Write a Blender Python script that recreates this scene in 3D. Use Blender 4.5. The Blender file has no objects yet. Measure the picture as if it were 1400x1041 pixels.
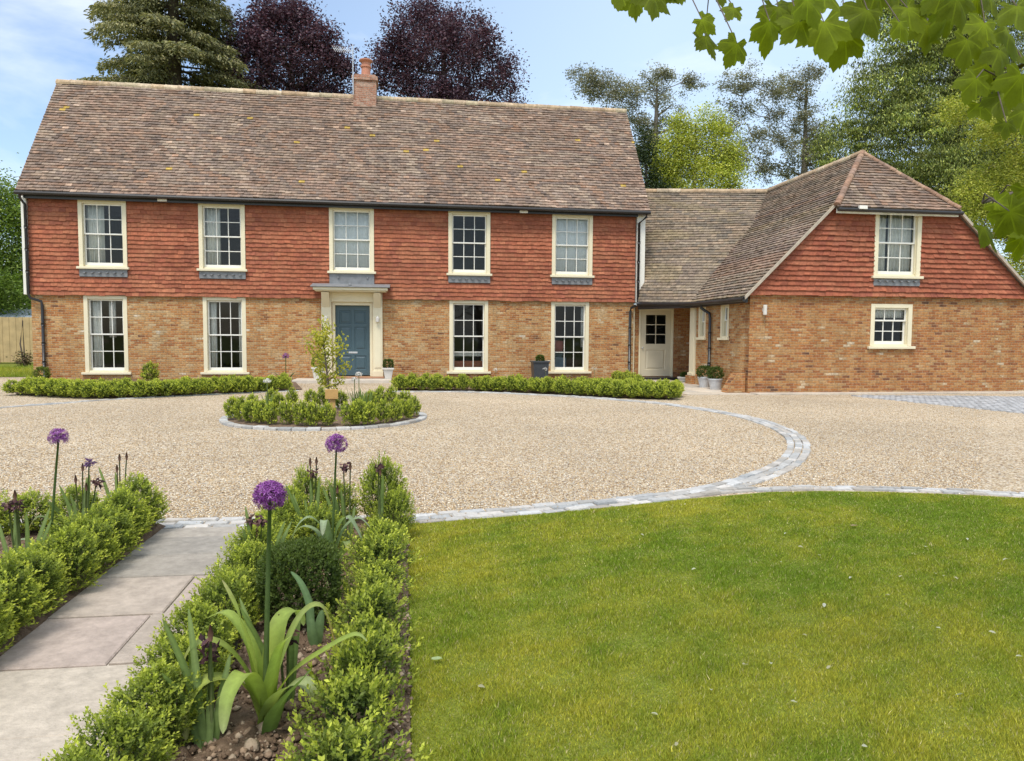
import bpy, math, random
import numpy as np
from mathutils import Matrix, Vector
random.seed(7)
R = math.radians
SC = bpy.context.scene
COL = SC.collection

# ------------------------------------------------------------------ camera
FPX, YAW, PITCH, ROLL, CAMZ = 999.96, R(8.325), R(3.465), R(0.344), 1.45

def cam_vec(u, v, w):
    c, s = math.cos(ROLL), math.sin(ROLL)
    u, v = c * u - s * v, s * u + c * v
    cp, sp = math.cos(PITCH), math.sin(PITCH)
    F, Z = w * cp + v * sp, -w * sp + v * cp
    cy, sy = math.cos(YAW), math.sin(YAW)
    return Vector((u * cy + F * sy, F * cy - u * sy, Z))

cam = bpy.data.cameras.new('camera')
cam.sensor_width = 36
cam.lens = FPX / 1400 * 36
cam.clip_start, cam.clip_end = 0.05, 2000
camo = bpy.data.objects.new('camera', cam)
COL.objects.link(camo)
rx, ry, rz = cam_vec(1, 0, 0), cam_vec(0, 1, 0), -cam_vec(0, 0, 1)
M = Matrix((rx, ry, rz)).transposed().to_4x4()
M.translation = (0, 0, CAMZ)
camo.matrix_world = M
SC.camera = camo

def ray(px, py):
    return cam_vec((px - 700) / FPX, (520.5 - py) / FPX, 1)
def gnd(px, py, z=0.0):            # ground point seen at a pixel of the survey photograph
    r = ray(px, py); t = (z - CAMZ) / r.z
    return r.x * t, r.y * t
def atY(px, py, Y):                # point at a known depth
    r = ray(px, py); t = Y / r.y
    return r.x * t, CAMZ + r.z * t

# ------------------------------------------------------------------ light
SUN_EL, SUN_AZ = R(61), R(205)     # azimuth clockwise from +Y
W = bpy.data.worlds.new('World'); SC.world = W; W.use_nodes = True
nt = W.node_tree; nt.nodes.clear()
def N(nt, t, **k):
    n = nt.nodes.new(t)
    for a, b in k.items():
        if a in n.inputs: n.inputs[a].default_value = b
        else: setattr(n, a, b)
    return n
wo = N(nt, 'ShaderNodeOutputWorld'); bg = N(nt, 'ShaderNodeBackground'); bg.inputs[1].default_value = 0.15
sk = N(nt, 'ShaderNodeTexSky'); sk.sky_type = 'NISHITA'; sk.sun_disc = False
sk.sun_elevation = SUN_EL; sk.sun_rotation = SUN_AZ; sk.air_density = 1.0; sk.dust_density = 1.4; sk.ozone_density = 1.0
tc = N(nt, 'ShaderNodeTexCoord')
mp = N(nt, 'ShaderNodeMapping'); mp.inputs['Scale'].default_value = (1.0, 1.0, 2.6); mp.inputs['Location'].default_value = (-1.153, 0.468, -1.406)
n1 = N(nt, 'ShaderNodeTexNoise', Scale=1.9, Detail=7.0, Roughness=0.55, Distortion=0.35)
cr = N(nt, 'ShaderNodeValToRGB'); cr.color_ramp.elements[0].position = 0.53; cr.color_ramp.elements[1].position = 0.80
mx = N(nt, 'ShaderNodeMix'); mx.data_type = 'RGBA'
mx.inputs['B'].default_value = (5.6, 5.8, 6.1, 1)
nt.links.new(tc.outputs['Generated'], mp.inputs[0]); nt.links.new(mp.outputs[0], n1.inputs['Vector'])
sx = N(nt, 'ShaderNodeSeparateXYZ'); mr = N(nt, 'ShaderNodeMapRange'); mr.inputs[1].default_value = 0.45; mr.inputs[2].default_value = 0.8; mr.inputs[3].default_value = 0.0; mr.inputs[4].default_value = 0.30
ad = N(nt, 'ShaderNodeMath'); ad.operation = 'ADD'
nt.links.new(tc.outputs['Generated'], sx.inputs[0]); nt.links.new(sx.outputs[2], mr.inputs[0]); nt.links.new(n1.outputs[0], ad.inputs[0]); nt.links.new(mr.outputs[0], ad.inputs[1])
nt.links.new(ad.outputs[0], cr.inputs[0]); nt.links.new(cr.outputs[0], mx.inputs['Factor'])
vl = N(nt, 'ShaderNodeMapRange'); vl.inputs[1].default_value = -0.30; vl.inputs[2].default_value = 0.30; vl.inputs[3].default_value = 0.0; vl.inputs[4].default_value = 0.62   # thin high veil towards the east
vm = N(nt, 'ShaderNodeMix'); vm.data_type = 'RGBA'; vm.inputs['B'].default_value = (3.6, 4.5, 5.5, 1)
nt.links.new(sx.outputs[0], vl.inputs[0]); nt.links.new(vl.outputs[0], vm.inputs['Factor']); nt.links.new(sk.outputs[0], vm.inputs['A']); nt.links.new(vm.outputs['Result'], mx.inputs['A']); nt.links.new(mx.outputs['Result'], bg.inputs[0]); nt.links.new(bg.outputs[0], wo.inputs[0])
sun = bpy.data.lights.new('sun', 'SUN'); sun.energy = 2.0; sun.angle = R(18); sun.color = (1, 0.95, 0.87)
suno = bpy.data.objects.new('sun', sun); COL.objects.link(suno)
sd = Vector((math.sin(SUN_AZ) * math.cos(SUN_EL), math.cos(SUN_AZ) * math.cos(SUN_EL), math.sin(SUN_EL)))
suno.rotation_euler = sd.to_track_quat('Z', 'Y').to_euler(); suno.location = sd * 50
vs = SC.view_settings; vs.view_transform = 'Standard'; vs.look = 'None'; vs.exposure = 0.66; vs.gamma = 1
SC.cycles.max_bounces = 8; SC.cycles.transparent_max_bounces = 12; SC.cycles.use_denoising = True

# ------------------------------------------------------------------ materials
def newmat(name):
    m = bpy.data.materials.new(name); m.use_nodes = True
    t = m.node_tree; b = t.nodes['Principled BSDF']
    return m, t, b, t.links.new

def plain(name, col, rough=0.6, var=0.12, scale=6.0, bump=0.0, bscale=60.0, spec=0.5, metal=0.0):
    m, t, b, L = newmat(name)
    tc = N(t, 'ShaderNodeTexCoord')
    no = N(t, 'ShaderNodeTexNoise', Scale=scale, Detail=5.0, Roughness=0.6)
    mr = N(t, 'ShaderNodeMapRange'); mr.inputs[1].default_value = 0.25; mr.inputs[2].default_value = 0.75
    mr.inputs[3].default_value = 1 - var; mr.inputs[4].default_value = 1 + var
    mm = N(t, 'ShaderNodeMix'); mm.data_type = 'RGBA'; mm.blend_type = 'MULTIPLY'; mm.inputs['Factor'].default_value = 1
    mm.inputs['A'].default_value = (*col, 1)
    L(tc.outputs['Object'], no.inputs['Vector']); L(no.outputs[0], mr.inputs[0]); L(mr.outputs[0], mm.inputs['B']); L(mm.outputs['Result'], b.inputs['Base Color'])
    b.inputs['Roughness'].default_value = rough; b.inputs['Specular IOR Level'].default_value = spec; b.inputs['Metallic'].default_value = metal
    if bump:
        n2 = N(t, 'ShaderNodeTexNoise', Scale=bscale, Detail=4.0)
        bp = N(t, 'ShaderNodeBump', Strength=bump, Distance=0.01)
        L(tc.outputs['Object'], n2.inputs['Vector']); L(n2.outputs[0], bp.inputs['Height']); L(bp.outputs[0], b.inputs['Normal'])
    return m

def colattr(name, rough=0.75, spec=0.3, trans=0.0, tcol=(1.25, 1.3, 0.7), noise=0.25, nscale=9.0, bump=0.0, bscale=80.0, big=0.0):
    """material whose colour comes from the mesh's own per-piece colour, with fine wear on top"""
    m, t, b, L = newmat(name)
    at = N(t, 'ShaderNodeAttribute'); at.attribute_name = 'Col'
    src = at.outputs['Color']
    tc = N(t, 'ShaderNodeTexCoord')
    def mul(src, sc, amt):
        no = N(t, 'ShaderNodeTexNoise', Scale=sc, Detail=6.0, Roughness=0.65)
        mr = N(t, 'ShaderNodeMapRange'); mr.inputs[1].default_value = 0.28; mr.inputs[2].default_value = 0.72
        mr.inputs[3].default_value = 1 - amt; mr.inputs[4].default_value = 1 + amt
        mm = N(t, 'ShaderNodeMix'); mm.data_type = 'RGBA'; mm.blend_type = 'MULTIPLY'; mm.inputs['Factor'].default_value = 1
        L(tc.outputs['Object'], no.inputs['Vector']); L(no.outputs[0], mr.inputs[0]); L(src, mm.inputs['A']); L(mr.outputs[0], mm.inputs['B'])
        return mm.outputs['Result']
    if noise: src = mul(src, nscale, noise)
    if big: src = mul(src, 0.9, big)
    L(src, b.inputs['Base Color']); b.inputs['Roughness'].default_value = rough; b.inputs['Specular IOR Level'].default_value = spec
    if bump:
        n2 = N(t, 'ShaderNodeTexNoise', Scale=bscale, Detail=4.0)
        bp = N(t, 'ShaderNodeBump', Strength=bump, Distance=0.01)
        L(tc.outputs['Object'], n2.inputs['Vector']); L(n2.outputs[0], bp.inputs['Height']); L(bp.outputs[0], b.inputs['Normal'])
    if trans:
        tr = N(t, 'ShaderNodeBsdfTranslucent')
        mm = N(t, 'ShaderNodeMix'); mm.data_type = 'RGBA'; mm.blend_type = 'MULTIPLY'; mm.inputs['Factor'].default_value = 1
        mm.inputs['B'].default_value = (*tcol, 1); L(src, mm.inputs['A']); L(mm.outputs['Result'], tr.inputs[0])
        ms = N(t, 'ShaderNodeMixShader'); ms.inputs[0].default_value = trans
        L(b.outputs[0], ms.inputs[1]); L(tr.outputs[0], ms.inputs[2]); L(ms.outputs[0], t.nodes['Material Output'].inputs[0])
    return m

def ramp(t, stops):
    r = N(t, 'ShaderNodeValToRGB'); e = r.color_ramp.elements
    while len(e) < len(stops): e.new(0.5)
    for q, (p, c) in zip(e, stops): q.position = p; q.color = (*c, 1)
    return r

def brick_mat(name, stops, mortar, bw=0.212, bh=0.068):
    m, t, b, L = newmat(name)
    uv = N(t, 'ShaderNodeUVMap'); uv.uv_map = 'UV'
    wob = N(t, 'ShaderNodeTexNoise', Scale=3.0, Detail=2.0)
    wm = N(t, 'ShaderNodeVectorMath'); wm.operation = 'MULTIPLY_ADD'; wm.inputs[1].default_value = (0.02, 0.016, 0)
    L(uv.outputs[0], wob.inputs['Vector']); L(wob.outputs['Color'], wm.inputs[0]); L(uv.outputs[0], wm.inputs[2])
    sp = N(t, 'ShaderNodeSeparateXYZ'); L(wm.outputs[0], sp.inputs[0])
    def mth(op, a, bb=None):
        n = N(t, 'ShaderNodeMath'); n.operation = op
        for i, v in enumerate((a, bb)):
            if v is None: continue
            if isinstance(v, (int, float)): n.inputs[i].default_value = v
            else: L(v, n.inputs[i])
        return n.outputs[0]
    ry_ = mth('DIVIDE', sp.outputs[1], bh); row = mth('FLOOR', ry_)
    off = mth('MULTIPLY', mth('MODULO', mth('ADD', row, 2000), 2), 0.5)
    rx_ = mth('ADD', mth('DIVIDE', sp.outputs[0], bw), off); cl = mth('FLOOR', rx_)
    cb = N(t, 'ShaderNodeCombineXYZ'); L(cl, cb.inputs[0]); L(row, cb.inputs[1])
    wn = N(t, 'ShaderNodeTexWhiteNoise'); wn.noise_dimensions = '2D'; L(cb.outputs[0], wn.inputs['Vector'])
    big = N(t, 'ShaderNodeTexNoise', Scale=1.1, Detail=7.0, Roughness=0.68); L(uv.outputs[0], big.inputs['Vector'])
    f = mth('ADD', mth('MULTIPLY', wn.outputs[0], 0.75), mth('MULTIPLY', mth('SUBTRACT', big.outputs[0], 0.40), 1.35))
    rp = ramp(t, stops); L(f, rp.inputs[0])
    # mortar mask
    fx, fy = mth('FRACT', rx_), mth('FRACT', ry_)
    dx = mth('MULTIPLY', mth('MINIMUM', fx, mth('SUBTRACT', 1, fx)), bw)
    dy = mth('MULTIPLY', mth('MINIMUM', fy, mth('SUBTRACT', 1, fy)), bh)
    d = mth('MINIMUM', dx, dy)
    ed = N(t, 'ShaderNodeTexNoise', Scale=28.0, Detail=3.0); L(uv.outputs[0], ed.inputs['Vector'])
    d2 = mth('ADD', d, mth('MULTIPLY', mth('SUBTRACT', ed.outputs[0], 0.5), 0.009))
    mk_ = N(t, 'ShaderNodeMapRange'); mk_.inputs[1].default_value = 0.003; mk_.inputs[2].default_value = 0.009; L(d2, mk_.inputs[0])
    fine = N(t, 'ShaderNodeTexNoise', Scale=17.0, Detail=6.0, Roughness=0.7); L(uv.outputs[0], fine.inputs['Vector'])
    fr = N(t, 'ShaderNodeMapRange'); fr.inputs[1].default_value = 0.3; fr.inputs[2].default_value = 0.7; fr.inputs[3].default_value = 0.6; fr.inputs[4].default_value = 1.34; L(fine.outputs[0], fr.inputs[0])
    m1 = N(t, 'ShaderNodeMix'); m1.data_type = 'RGBA'; m1.inputs['A'].default_value = (*mortar, 1)
    L(mk_.outputs[0], m1.inputs['Factor']); L(rp.outputs[0], m1.inputs['B'])
    m2 = N(t, 'ShaderNodeMix'); m2.data_type = 'RGBA'; m2.blend_type = 'MULTIPLY'; m2.inputs['Factor'].default_value = 1
    smp = N(t, 'ShaderNodeMapping'); smp.inputs['Scale'].default_value = (2.6, 0.45, 1); L(uv.outputs[0], smp.inputs[0])     # rain streaks and grime
    st = N(t, 'ShaderNodeTexNoise', Scale=1.0, Detail=6.0, Roughness=0.6); L(smp.outputs[0], st.inputs['Vector'])
    sr_ = N(t, 'ShaderNodeMapRange'); sr_.inputs[1].default_value = 0.3; sr_.inputs[2].default_value = 0.62; sr_.inputs[3].default_value = 0.78; sr_.inputs[4].default_value = 1.06; L(st.outputs[0], sr_.inputs[0])
    L(m1.outputs['Result'], m2.inputs['A']); L(mth('MULTIPLY', fr.outputs[0], sr_.outputs[0]), m2.inputs['B'])
    L(m2.outputs['Result'], b.inputs['Base Color']); b.inputs['Roughness'].default_value = 0.88; b.inputs['Specular IOR Level'].default_value = 0.2
    hh = mth('ADD', mk_.outputs[0], mth('MULTIPLY', fine.outputs[0], 0.5))
    bp = N(t, 'ShaderNodeBump', Strength=0.7, Distance=0.012); L(hh, bp.inputs['Height']); L(bp.outputs[0], b.inputs['Normal'])
    return m

BRICK = [(0.0, (0.17, 0.08, 0.04)), (0.12, (0.35, 0.14, 0.05)), (0.34, (0.45, 0.205, 0.07)), (0.56, (0.48, 0.265, 0.105)), (0.8, (0.50, 0.315, 0.145)), (0.97, (0.54, 0.39, 0.22)), (1.0, (0.64, 0.55, 0.42))]
BRICK2 = [(0.0, (0.13, 0.065, 0.04)), (0.16, (0.30, 0.115, 0.045)), (0.42, (0.39, 0.165, 0.055)), (0.66, (0.42, 0.215, 0.08)), (0.92, (0.44, 0.27, 0.125)), (1.0, (0.54, 0.43, 0.29))]
MAT = dict(
    brick=brick_mat('buff_brick', BRICK, (0.43, 0.32, 0.20)),
    brick2=brick_mat('red_brick', BRICK2, (0.38, 0.265, 0.16)),
    tile=colattr('clay_tile', 0.85, 0.2, noise=0.3, nscale=14, big=0.16, bump=0.3, bscale=45),
    rooftile=colattr('weathered_roof_tile', 0.9, 0.2, noise=0.4, nscale=10, big=0.22, bump=0.4, bscale=40),
    cream=plain('cream_paint', (0.74, 0.665, 0.465), 0.45, 0.05, 3, 0.05),
    white=plain('white_paint', (0.78, 0.76, 0.68), 0.45, 0.05, 3),
    bluegrey=plain('blue_grey_paint', (0.055, 0.10, 0.12), 0.4, 0.10, 5, 0.05),
    creamdoor=plain('pale_cream_paint', (0.66, 0.58, 0.41), 0.45, 0.05, 3),
    black=plain('black_plastic', (0.022, 0.021, 0.021), 0.35, 0.2, 8),
    lead=plain('lead_sheet', (0.20, 0.205, 0.21), 0.55, 0.25, 7, 0.1, 20),
    paving=colattr('sandstone_paving', 0.8, 0.25, noise=0.22, nscale=16, big=0.18, bump=0.6, bscale=55),
    sett=colattr('granite_sett', 0.8, 0.3, noise=0.22, nscale=30, bump=0.5, bscale=50),
    dark=plain('dark_interior', (0.14, 0.13, 0.12), 0.9, 0.2, 1.5),
    plaster=plain('plaster', (0.45, 0.42, 0.38), 0.9, 0.05, 2),
    curtain=plain('curtain_cloth', (0.84, 0.82, 0.75), 0.9, 0.12, 12),
    pale_panel=plain('pale_panel_cloth', (0.88, 0.90, 0.90), 0.9, 0.08, 9),
    wood=plain('pale_timber', (0.47, 0.34, 0.17), 0.75, 0.2, 3, 0.2, 30),
    stake=plain('stake_timber', (0.50, 0.30, 0.10), 0.75, 0.15, 5, 0.2),
    terracotta=plain('terracotta', (0.50, 0.22, 0.14), 0.8, 0.15, 8, 0.1),
    galv=plain('galvanised_metal', (0.52, 0.53, 0.54), 0.45, 0.2, 9, metal=0.3),
    stonepot=plain('white_stone_pot', (0.62, 0.59, 0.53), 0.8, 0.12, 8, 0.1),
    bark=plain('bark', (0.10, 0.075, 0.055), 0.9, 0.3, 8, 0.6, 30),
    palebark=plain('pale_bark', (0.20, 0.17, 0.14), 0.9, 0.3, 6, 0.4, 30),
    leaf=colattr('leaf', 0.55, 0.25, trans=0.42, noise=0.14, nscale=45),
    farleaf=colattr('tree_leaf', 0.6, 0.25, trans=0.3, noise=0.0, big=0.15),
    purpleleaf=colattr('purple_leaf', 0.5, 0.35, trans=0.2, tcol=(1.3, 0.8, 0.9), noise=0.0),
    petal=colattr('petal', 0.6, 0.2, trans=0.3, tcol=(1.1, 0.9, 1.1), noise=0.0),
    grass=colattr('grass_blade', 0.55, 0.25, trans=0.3, noise=0.0),
    pebble=colattr('pebble', 0.75, 0.3, noise=0.12, nscale=60),
    clod=colattr('soil_clod', 0.95, 0.1, noise=0.25, nscale=40, bump=0.6, bscale=90),
    glassroof=plain('pale_roof_sheet', (0.55, 0.62, 0.68), 0.25, 0.12, 2),
    metal=plain('aluminium', (0.6, 0.6, 0.6), 0.4, 0.05, 9, metal=0.6),
    red=plain('red_brown_cloth', (0.48, 0.17, 0.10), 0.8, 0.1, 8),
    pink=plain('pink_cloth', (0.55, 0.20, 0.20), 0.8, 0.1, 8),
    bluecloth=plain('blue_cloth', (0.25, 0.32, 0.38), 0.8, 0.1, 8),
    stone=plain('pale_step_stone', (0.52, 0.46, 0.38), 0.85, 0.12, 4, 0.2, 30),
)
def glass_mat():
    m, t, b, L = newmat('window_glass')
    t.nodes.remove(b)
    tr = N(t, 'ShaderNodeBsdfTransparent'); tr.inputs[0].default_value = (0.93, 0.94, 0.93, 1)
    gl = N(t, 'ShaderNodeBsdfGlossy', Roughness=0.02)
    fr = N(t, 'ShaderNodeFresnel', IOR=1.32)
    tc = N(t, 'ShaderNodeTexCoord'); no = N(t, 'ShaderNodeTexNoise', Scale=2.2, Detail=1.0)
    bp = N(t, 'ShaderNodeBump', Strength=0.05, Distance=0.05)
    L(tc.outputs['Object'], no.inputs['Vector']); L(no.outputs[0], bp.inputs['Height']); L(bp.outputs[0], gl.inputs['Normal'])
    ms = N(t, 'ShaderNodeMixShader'); L(fr.outputs[0], ms.inputs[0]); L(tr.outputs[0], ms.inputs[1]); L(gl.outputs[0], ms.inputs[2])
    L(ms.outputs[0], t.nodes['Material Output'].inputs[0])
    return m
MAT['glass'] = glass_mat()

def ground_mat(name, kind):
    m, t, b, L = newmat(name)
    tc = N(t, 'ShaderNodeTexCoord'); P = tc.outputs['Object']
    b.inputs['Roughness'].default_value = 0.9; b.inputs['Specular IOR Level'].default_value = 0.2
    big = N(t, 'ShaderNodeTexNoise', Scale=0.35, Detail=6.0, Roughness=0.62); L(P, big.inputs['Vector'])
    bp = N(t, 'ShaderNodeBump', Strength=0.8, Distance=0.012)
    mm = N(t, 'ShaderNodeMix'); mm.data_type = 'RGBA'; mm.blend_type = 'MULTIPLY'; mm.inputs['Factor'].default_value = 1
    mr = N(t, 'ShaderNodeMapRange'); mr.inputs[1].default_value = 0.3; mr.inputs[2].default_value = 0.7; L(big.outputs[0], mr.inputs[0])
    if kind == 'gravel':
        vo = N(t, 'ShaderNodeTexVoronoi', Scale=52.0); vo.inputs['Randomness'].default_value = 1; L(P, vo.inputs['Vector'])
        sx = N(t, 'ShaderNodeSeparateColor'); L(vo.outputs['Color'], sx.inputs[0])
        rp = ramp(t, [(0, (0.15, 0.10, 0.06)), (0.14, (0.33, 0.23, 0.135)), (0.4, (0.52, 0.40, 0.255)), (0.7, (0.62, 0.50, 0.345)), (0.9, (0.76, 0.68, 0.54)), (1, (0.42, 0.39, 0.36))])
        L(sx.outputs[0], rp.inputs[0])
        mr.inputs[3].default_value = 0.82; mr.inputs[4].default_value = 1.12
        dr = N(t, 'ShaderNodeMapRange'); dr.inputs[1].default_value = 0.35; dr.inputs[2].default_value = 0.75; dr.inputs[3].default_value = 1; dr.inputs[4].default_value = 0
        L(vo.outputs['Distance'], dr.inputs[0]); L(dr.outputs[0], bp.inputs['Height']); bp.inputs['Strength'].default_value = 1.0
        L(rp.outputs[0], mm.inputs['A'])
    elif kind == 'soil':
        no = N(t, 'ShaderNodeTexNoise', Scale=22.0, Detail=8.0, Roughness=0.7); L(P, no.inputs['Vector'])
        rp = ramp(t, [(0.25, (0.07, 0.045, 0.03)), (0.5, (0.17, 0.115, 0.075)), (0.75, (0.30, 0.215, 0.15))]); L(no.outputs[0], rp.inputs[0])
        mr.inputs[3].default_value = 0.8; mr.inputs[4].default_value = 1.2
        L(no.outputs[0], bp.inputs['Height']); bp.inputs['Distance'].default_value = 0.04; L(rp.outputs[0], mm.inputs['A'])
    else:
        no = N(t, 'ShaderNodeTexNoise', Scale=70.0, Detail=6.0, Roughness=0.7); L(P, no.inputs['Vector'])
        rp = ramp(t, [(0.3, (0.10, 0.125, 0.02)), (0.55, (0.17, 0.20, 0.025)), (0.75, (0.26, 0.26, 0.05))]); L(no.outputs[0], rp.inputs[0])
        mr.inputs[3].default_value = 0.82; mr.inputs[4].default_value = 1.18
        L(no.outputs[0], bp.inputs['Height']); L(rp.outputs[0], mm.inputs['A'])
    L(mr.outputs[0], mm.inputs['B']); L(mm.outputs['Result'], b.inputs['Base Color']); L(bp.outputs[0], b.inputs['Normal'])
    return m
MAT['gravel'] = ground_mat('gravel', 'gravel'); MAT['soil'] = ground_mat('soil', 'soil'); MAT['turf'] = ground_mat('turf', 'turf')

# ------------------------------------------------------------------ mesh helpers
def link(name, me, parent=None):
    o = bpy.data.objects.new(name, me); COL.objects.link(o)
    if parent is not None:
        o.parent = parent
        o.matrix_parent_inverse = Matrix.LocRotScale(parent.location, parent.rotation_euler, parent.scale).inverted()
    return o

def mesh_np(name, V, F, mat, col=None, smooth=False):
    V = np.asarray(V, np.float32); F = np.asarray(F, np.int32)
    me = bpy.data.meshes.new(name); k = F.shape[1]
    me.vertices.add(len(V)); me.vertices.foreach_set('co', V.ravel())
    me.loops.add(F.size); me.loops.foreach_set('vertex_index', F.ravel())
    me.polygons.add(len(F)); me.polygons.foreach_set('loop_start', np.arange(0, F.size, k, dtype=np.int32)); me.polygons.foreach_set('loop_total', np.full(len(F), k, np.int32))
    if smooth: me.polygons.foreach_set('use_smooth', np.ones(len(F), bool))
    if col is not None:
        a = me.attributes.new('Col', 'FLOAT_COLOR', 'POINT'); c = np.ones((len(V), 4), np.float32); c[:, :3] = col; a.data.foreach_set('color', c.ravel())
    me.update(calc_edges=True); me.materials.append(mat)
    return me

class MB:
    def __init__(s): s.v, s.f, s.c = [], [], []; s.col = None; s.sm = False
    def add(s, vs, fs):
        n = len(s.v); s.v += [tuple(v) for v in vs]; s.f += [tuple(i + n for i in f) for f in fs]
        if s.col is not None: s.c += [s.col] * len(vs)
        return s
    def box(s, x0, x1, y0, y1, z0, z1):
        return s.add([(x0, y0, z0), (x1, y0, z0), (x1, y1, z0), (x0, y1, z0), (x0, y0, z1), (x1, y0, z1), (x1, y1, z1), (x0, y1, z1)],
                     [(0, 3, 2, 1), (4, 5, 6, 7), (0, 1, 5, 4), (1, 2, 6, 5), (2, 3, 7, 6), (3, 0, 4, 7)])
    def prism(s, poly, d):                    # poly: planar list of 3-D points, extruded by d
        n = len(poly); d = Vector(d); p = [Vector(q) for q in poly]
        return s.add(p + [q + d for q in p], [tuple(range(n - 1, -1, -1)), tuple(range(n, 2 * n))] + [(i, (i + 1) % n, n + (i + 1) % n, n + i) for i in range(n)])
    def tube(s, pts, rad, n=8, cap=True):
        pts = [Vector(p) for p in pts]
        if isinstance(rad, (int, float)): rad = [rad] * len(pts)
        vs, fs = [], []
        for i, p in enumerate(pts):
            t = (pts[min(i + 1, len(pts) - 1)] - pts[max(i - 1, 0)])
            t = t.normalized() if t.length > 1e-9 else Vector((0, 0, 1))
            a = t.cross(Vector((0, 0, 1)) if abs(t.z) < 0.9 else Vector((1, 0, 0))).normalized(); b = t.cross(a)
            vs += [p + (a * math.cos(2 * math.pi * k / n) + b * math.sin(2 * math.pi * k / n)) * rad[i] for k in range(n)]
        for i in range(len(pts) - 1):
            fs += [(i * n + k, i * n + (k + 1) % n, (i + 1) * n + (k + 1) % n, (i + 1) * n + k) for k in range(n)]
        if cap: fs += [tuple(range(n)), tuple(range((len(pts) - 1) * n, len(pts) * n))[::-1]]
        return s.add(vs, fs)
    def lathe(s, prof, c, n=20):
        vs, fs = [], []
        for r, z in prof: vs += [(c[0] + r * math.cos(2 * math.pi * k / n), c[1] + r * math.sin(2 * math.pi * k / n), c[2] + z) for k in range(n)]
        for i in range(len(prof) - 1): fs += [(i * n + k, i * n + (k + 1) % n, (i + 1) * n + (k + 1) % n, (i + 1) * n + k) for k in range(n)]
        fs += [tuple(range(n))[::-1], tuple(range((len(prof) - 1) * n, len(prof) * n))]
        return s.add(vs, fs)
    def build(s, name, mat, parent=None, bevel=0.0, smooth=False, xf=None):
        v = [tuple(xf @ Vector(q)) for q in s.v] if xf is not None else s.v
        me = bpy.data.meshes.new(name); me.from_pydata(v, [], s.f)
        if s.c:
            a = me.attributes.new('Col', 'FLOAT_COLOR', 'POINT'); a.data.foreach_set('color', np.array([(*c, 1) for c in s.c], np.float32).ravel())
        uv = me.uv_layers.new(name='UV')
        for p in me.polygons:
            n = p.normal; ax = max(range(3), key=lambda i: abs(n[i]))
            for li in p.loop_indices:
                q = me.vertices[me.loops[li].vertex_index].co
                uv.data[li].uv = ((q.y, q.z), (q.x, q.z), (q.x, q.y))[ax]
            p.use_smooth = smooth
        me.materials.append(mat)
        o = link(name, me, parent)
        if bevel:
            b = o.modifiers.new('bevel', 'BEVEL'); b.width = bevel; b.segments = 2; b.limit_method = 'ANGLE'
        return o

def tag(o, label, cat, group=None):
    o['label'] = label; o['category'] = cat
    if group: o['group'] = group
    return o
def empty(name, loc, label, cat, group=None):
    o = bpy.data.objects.new(name, None); COL.objects.link(o); o.location = loc; o.empty_display_size = 0.2
    return tag(o, label, cat, group)
def structure(o, kind='structure'):
    o['kind'] = kind; return o

def poly_at(pl, z):                            # point on a polyline at height z (or at its fourth value)
    for a, b in zip(pl, pl[1:]):
        if a[-1] - 1e-6 <= z <= b[-1] + 1e-6:
            t = (z - a[-1]) / max(b[-1] - a[-1], 1e-9); return Vector(a[:3]).lerp(Vector(b[:3]), t)
    return Vector(pl[-1][:3]) if z > pl[-1][-1] else Vector(pl[0][:3])

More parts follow.
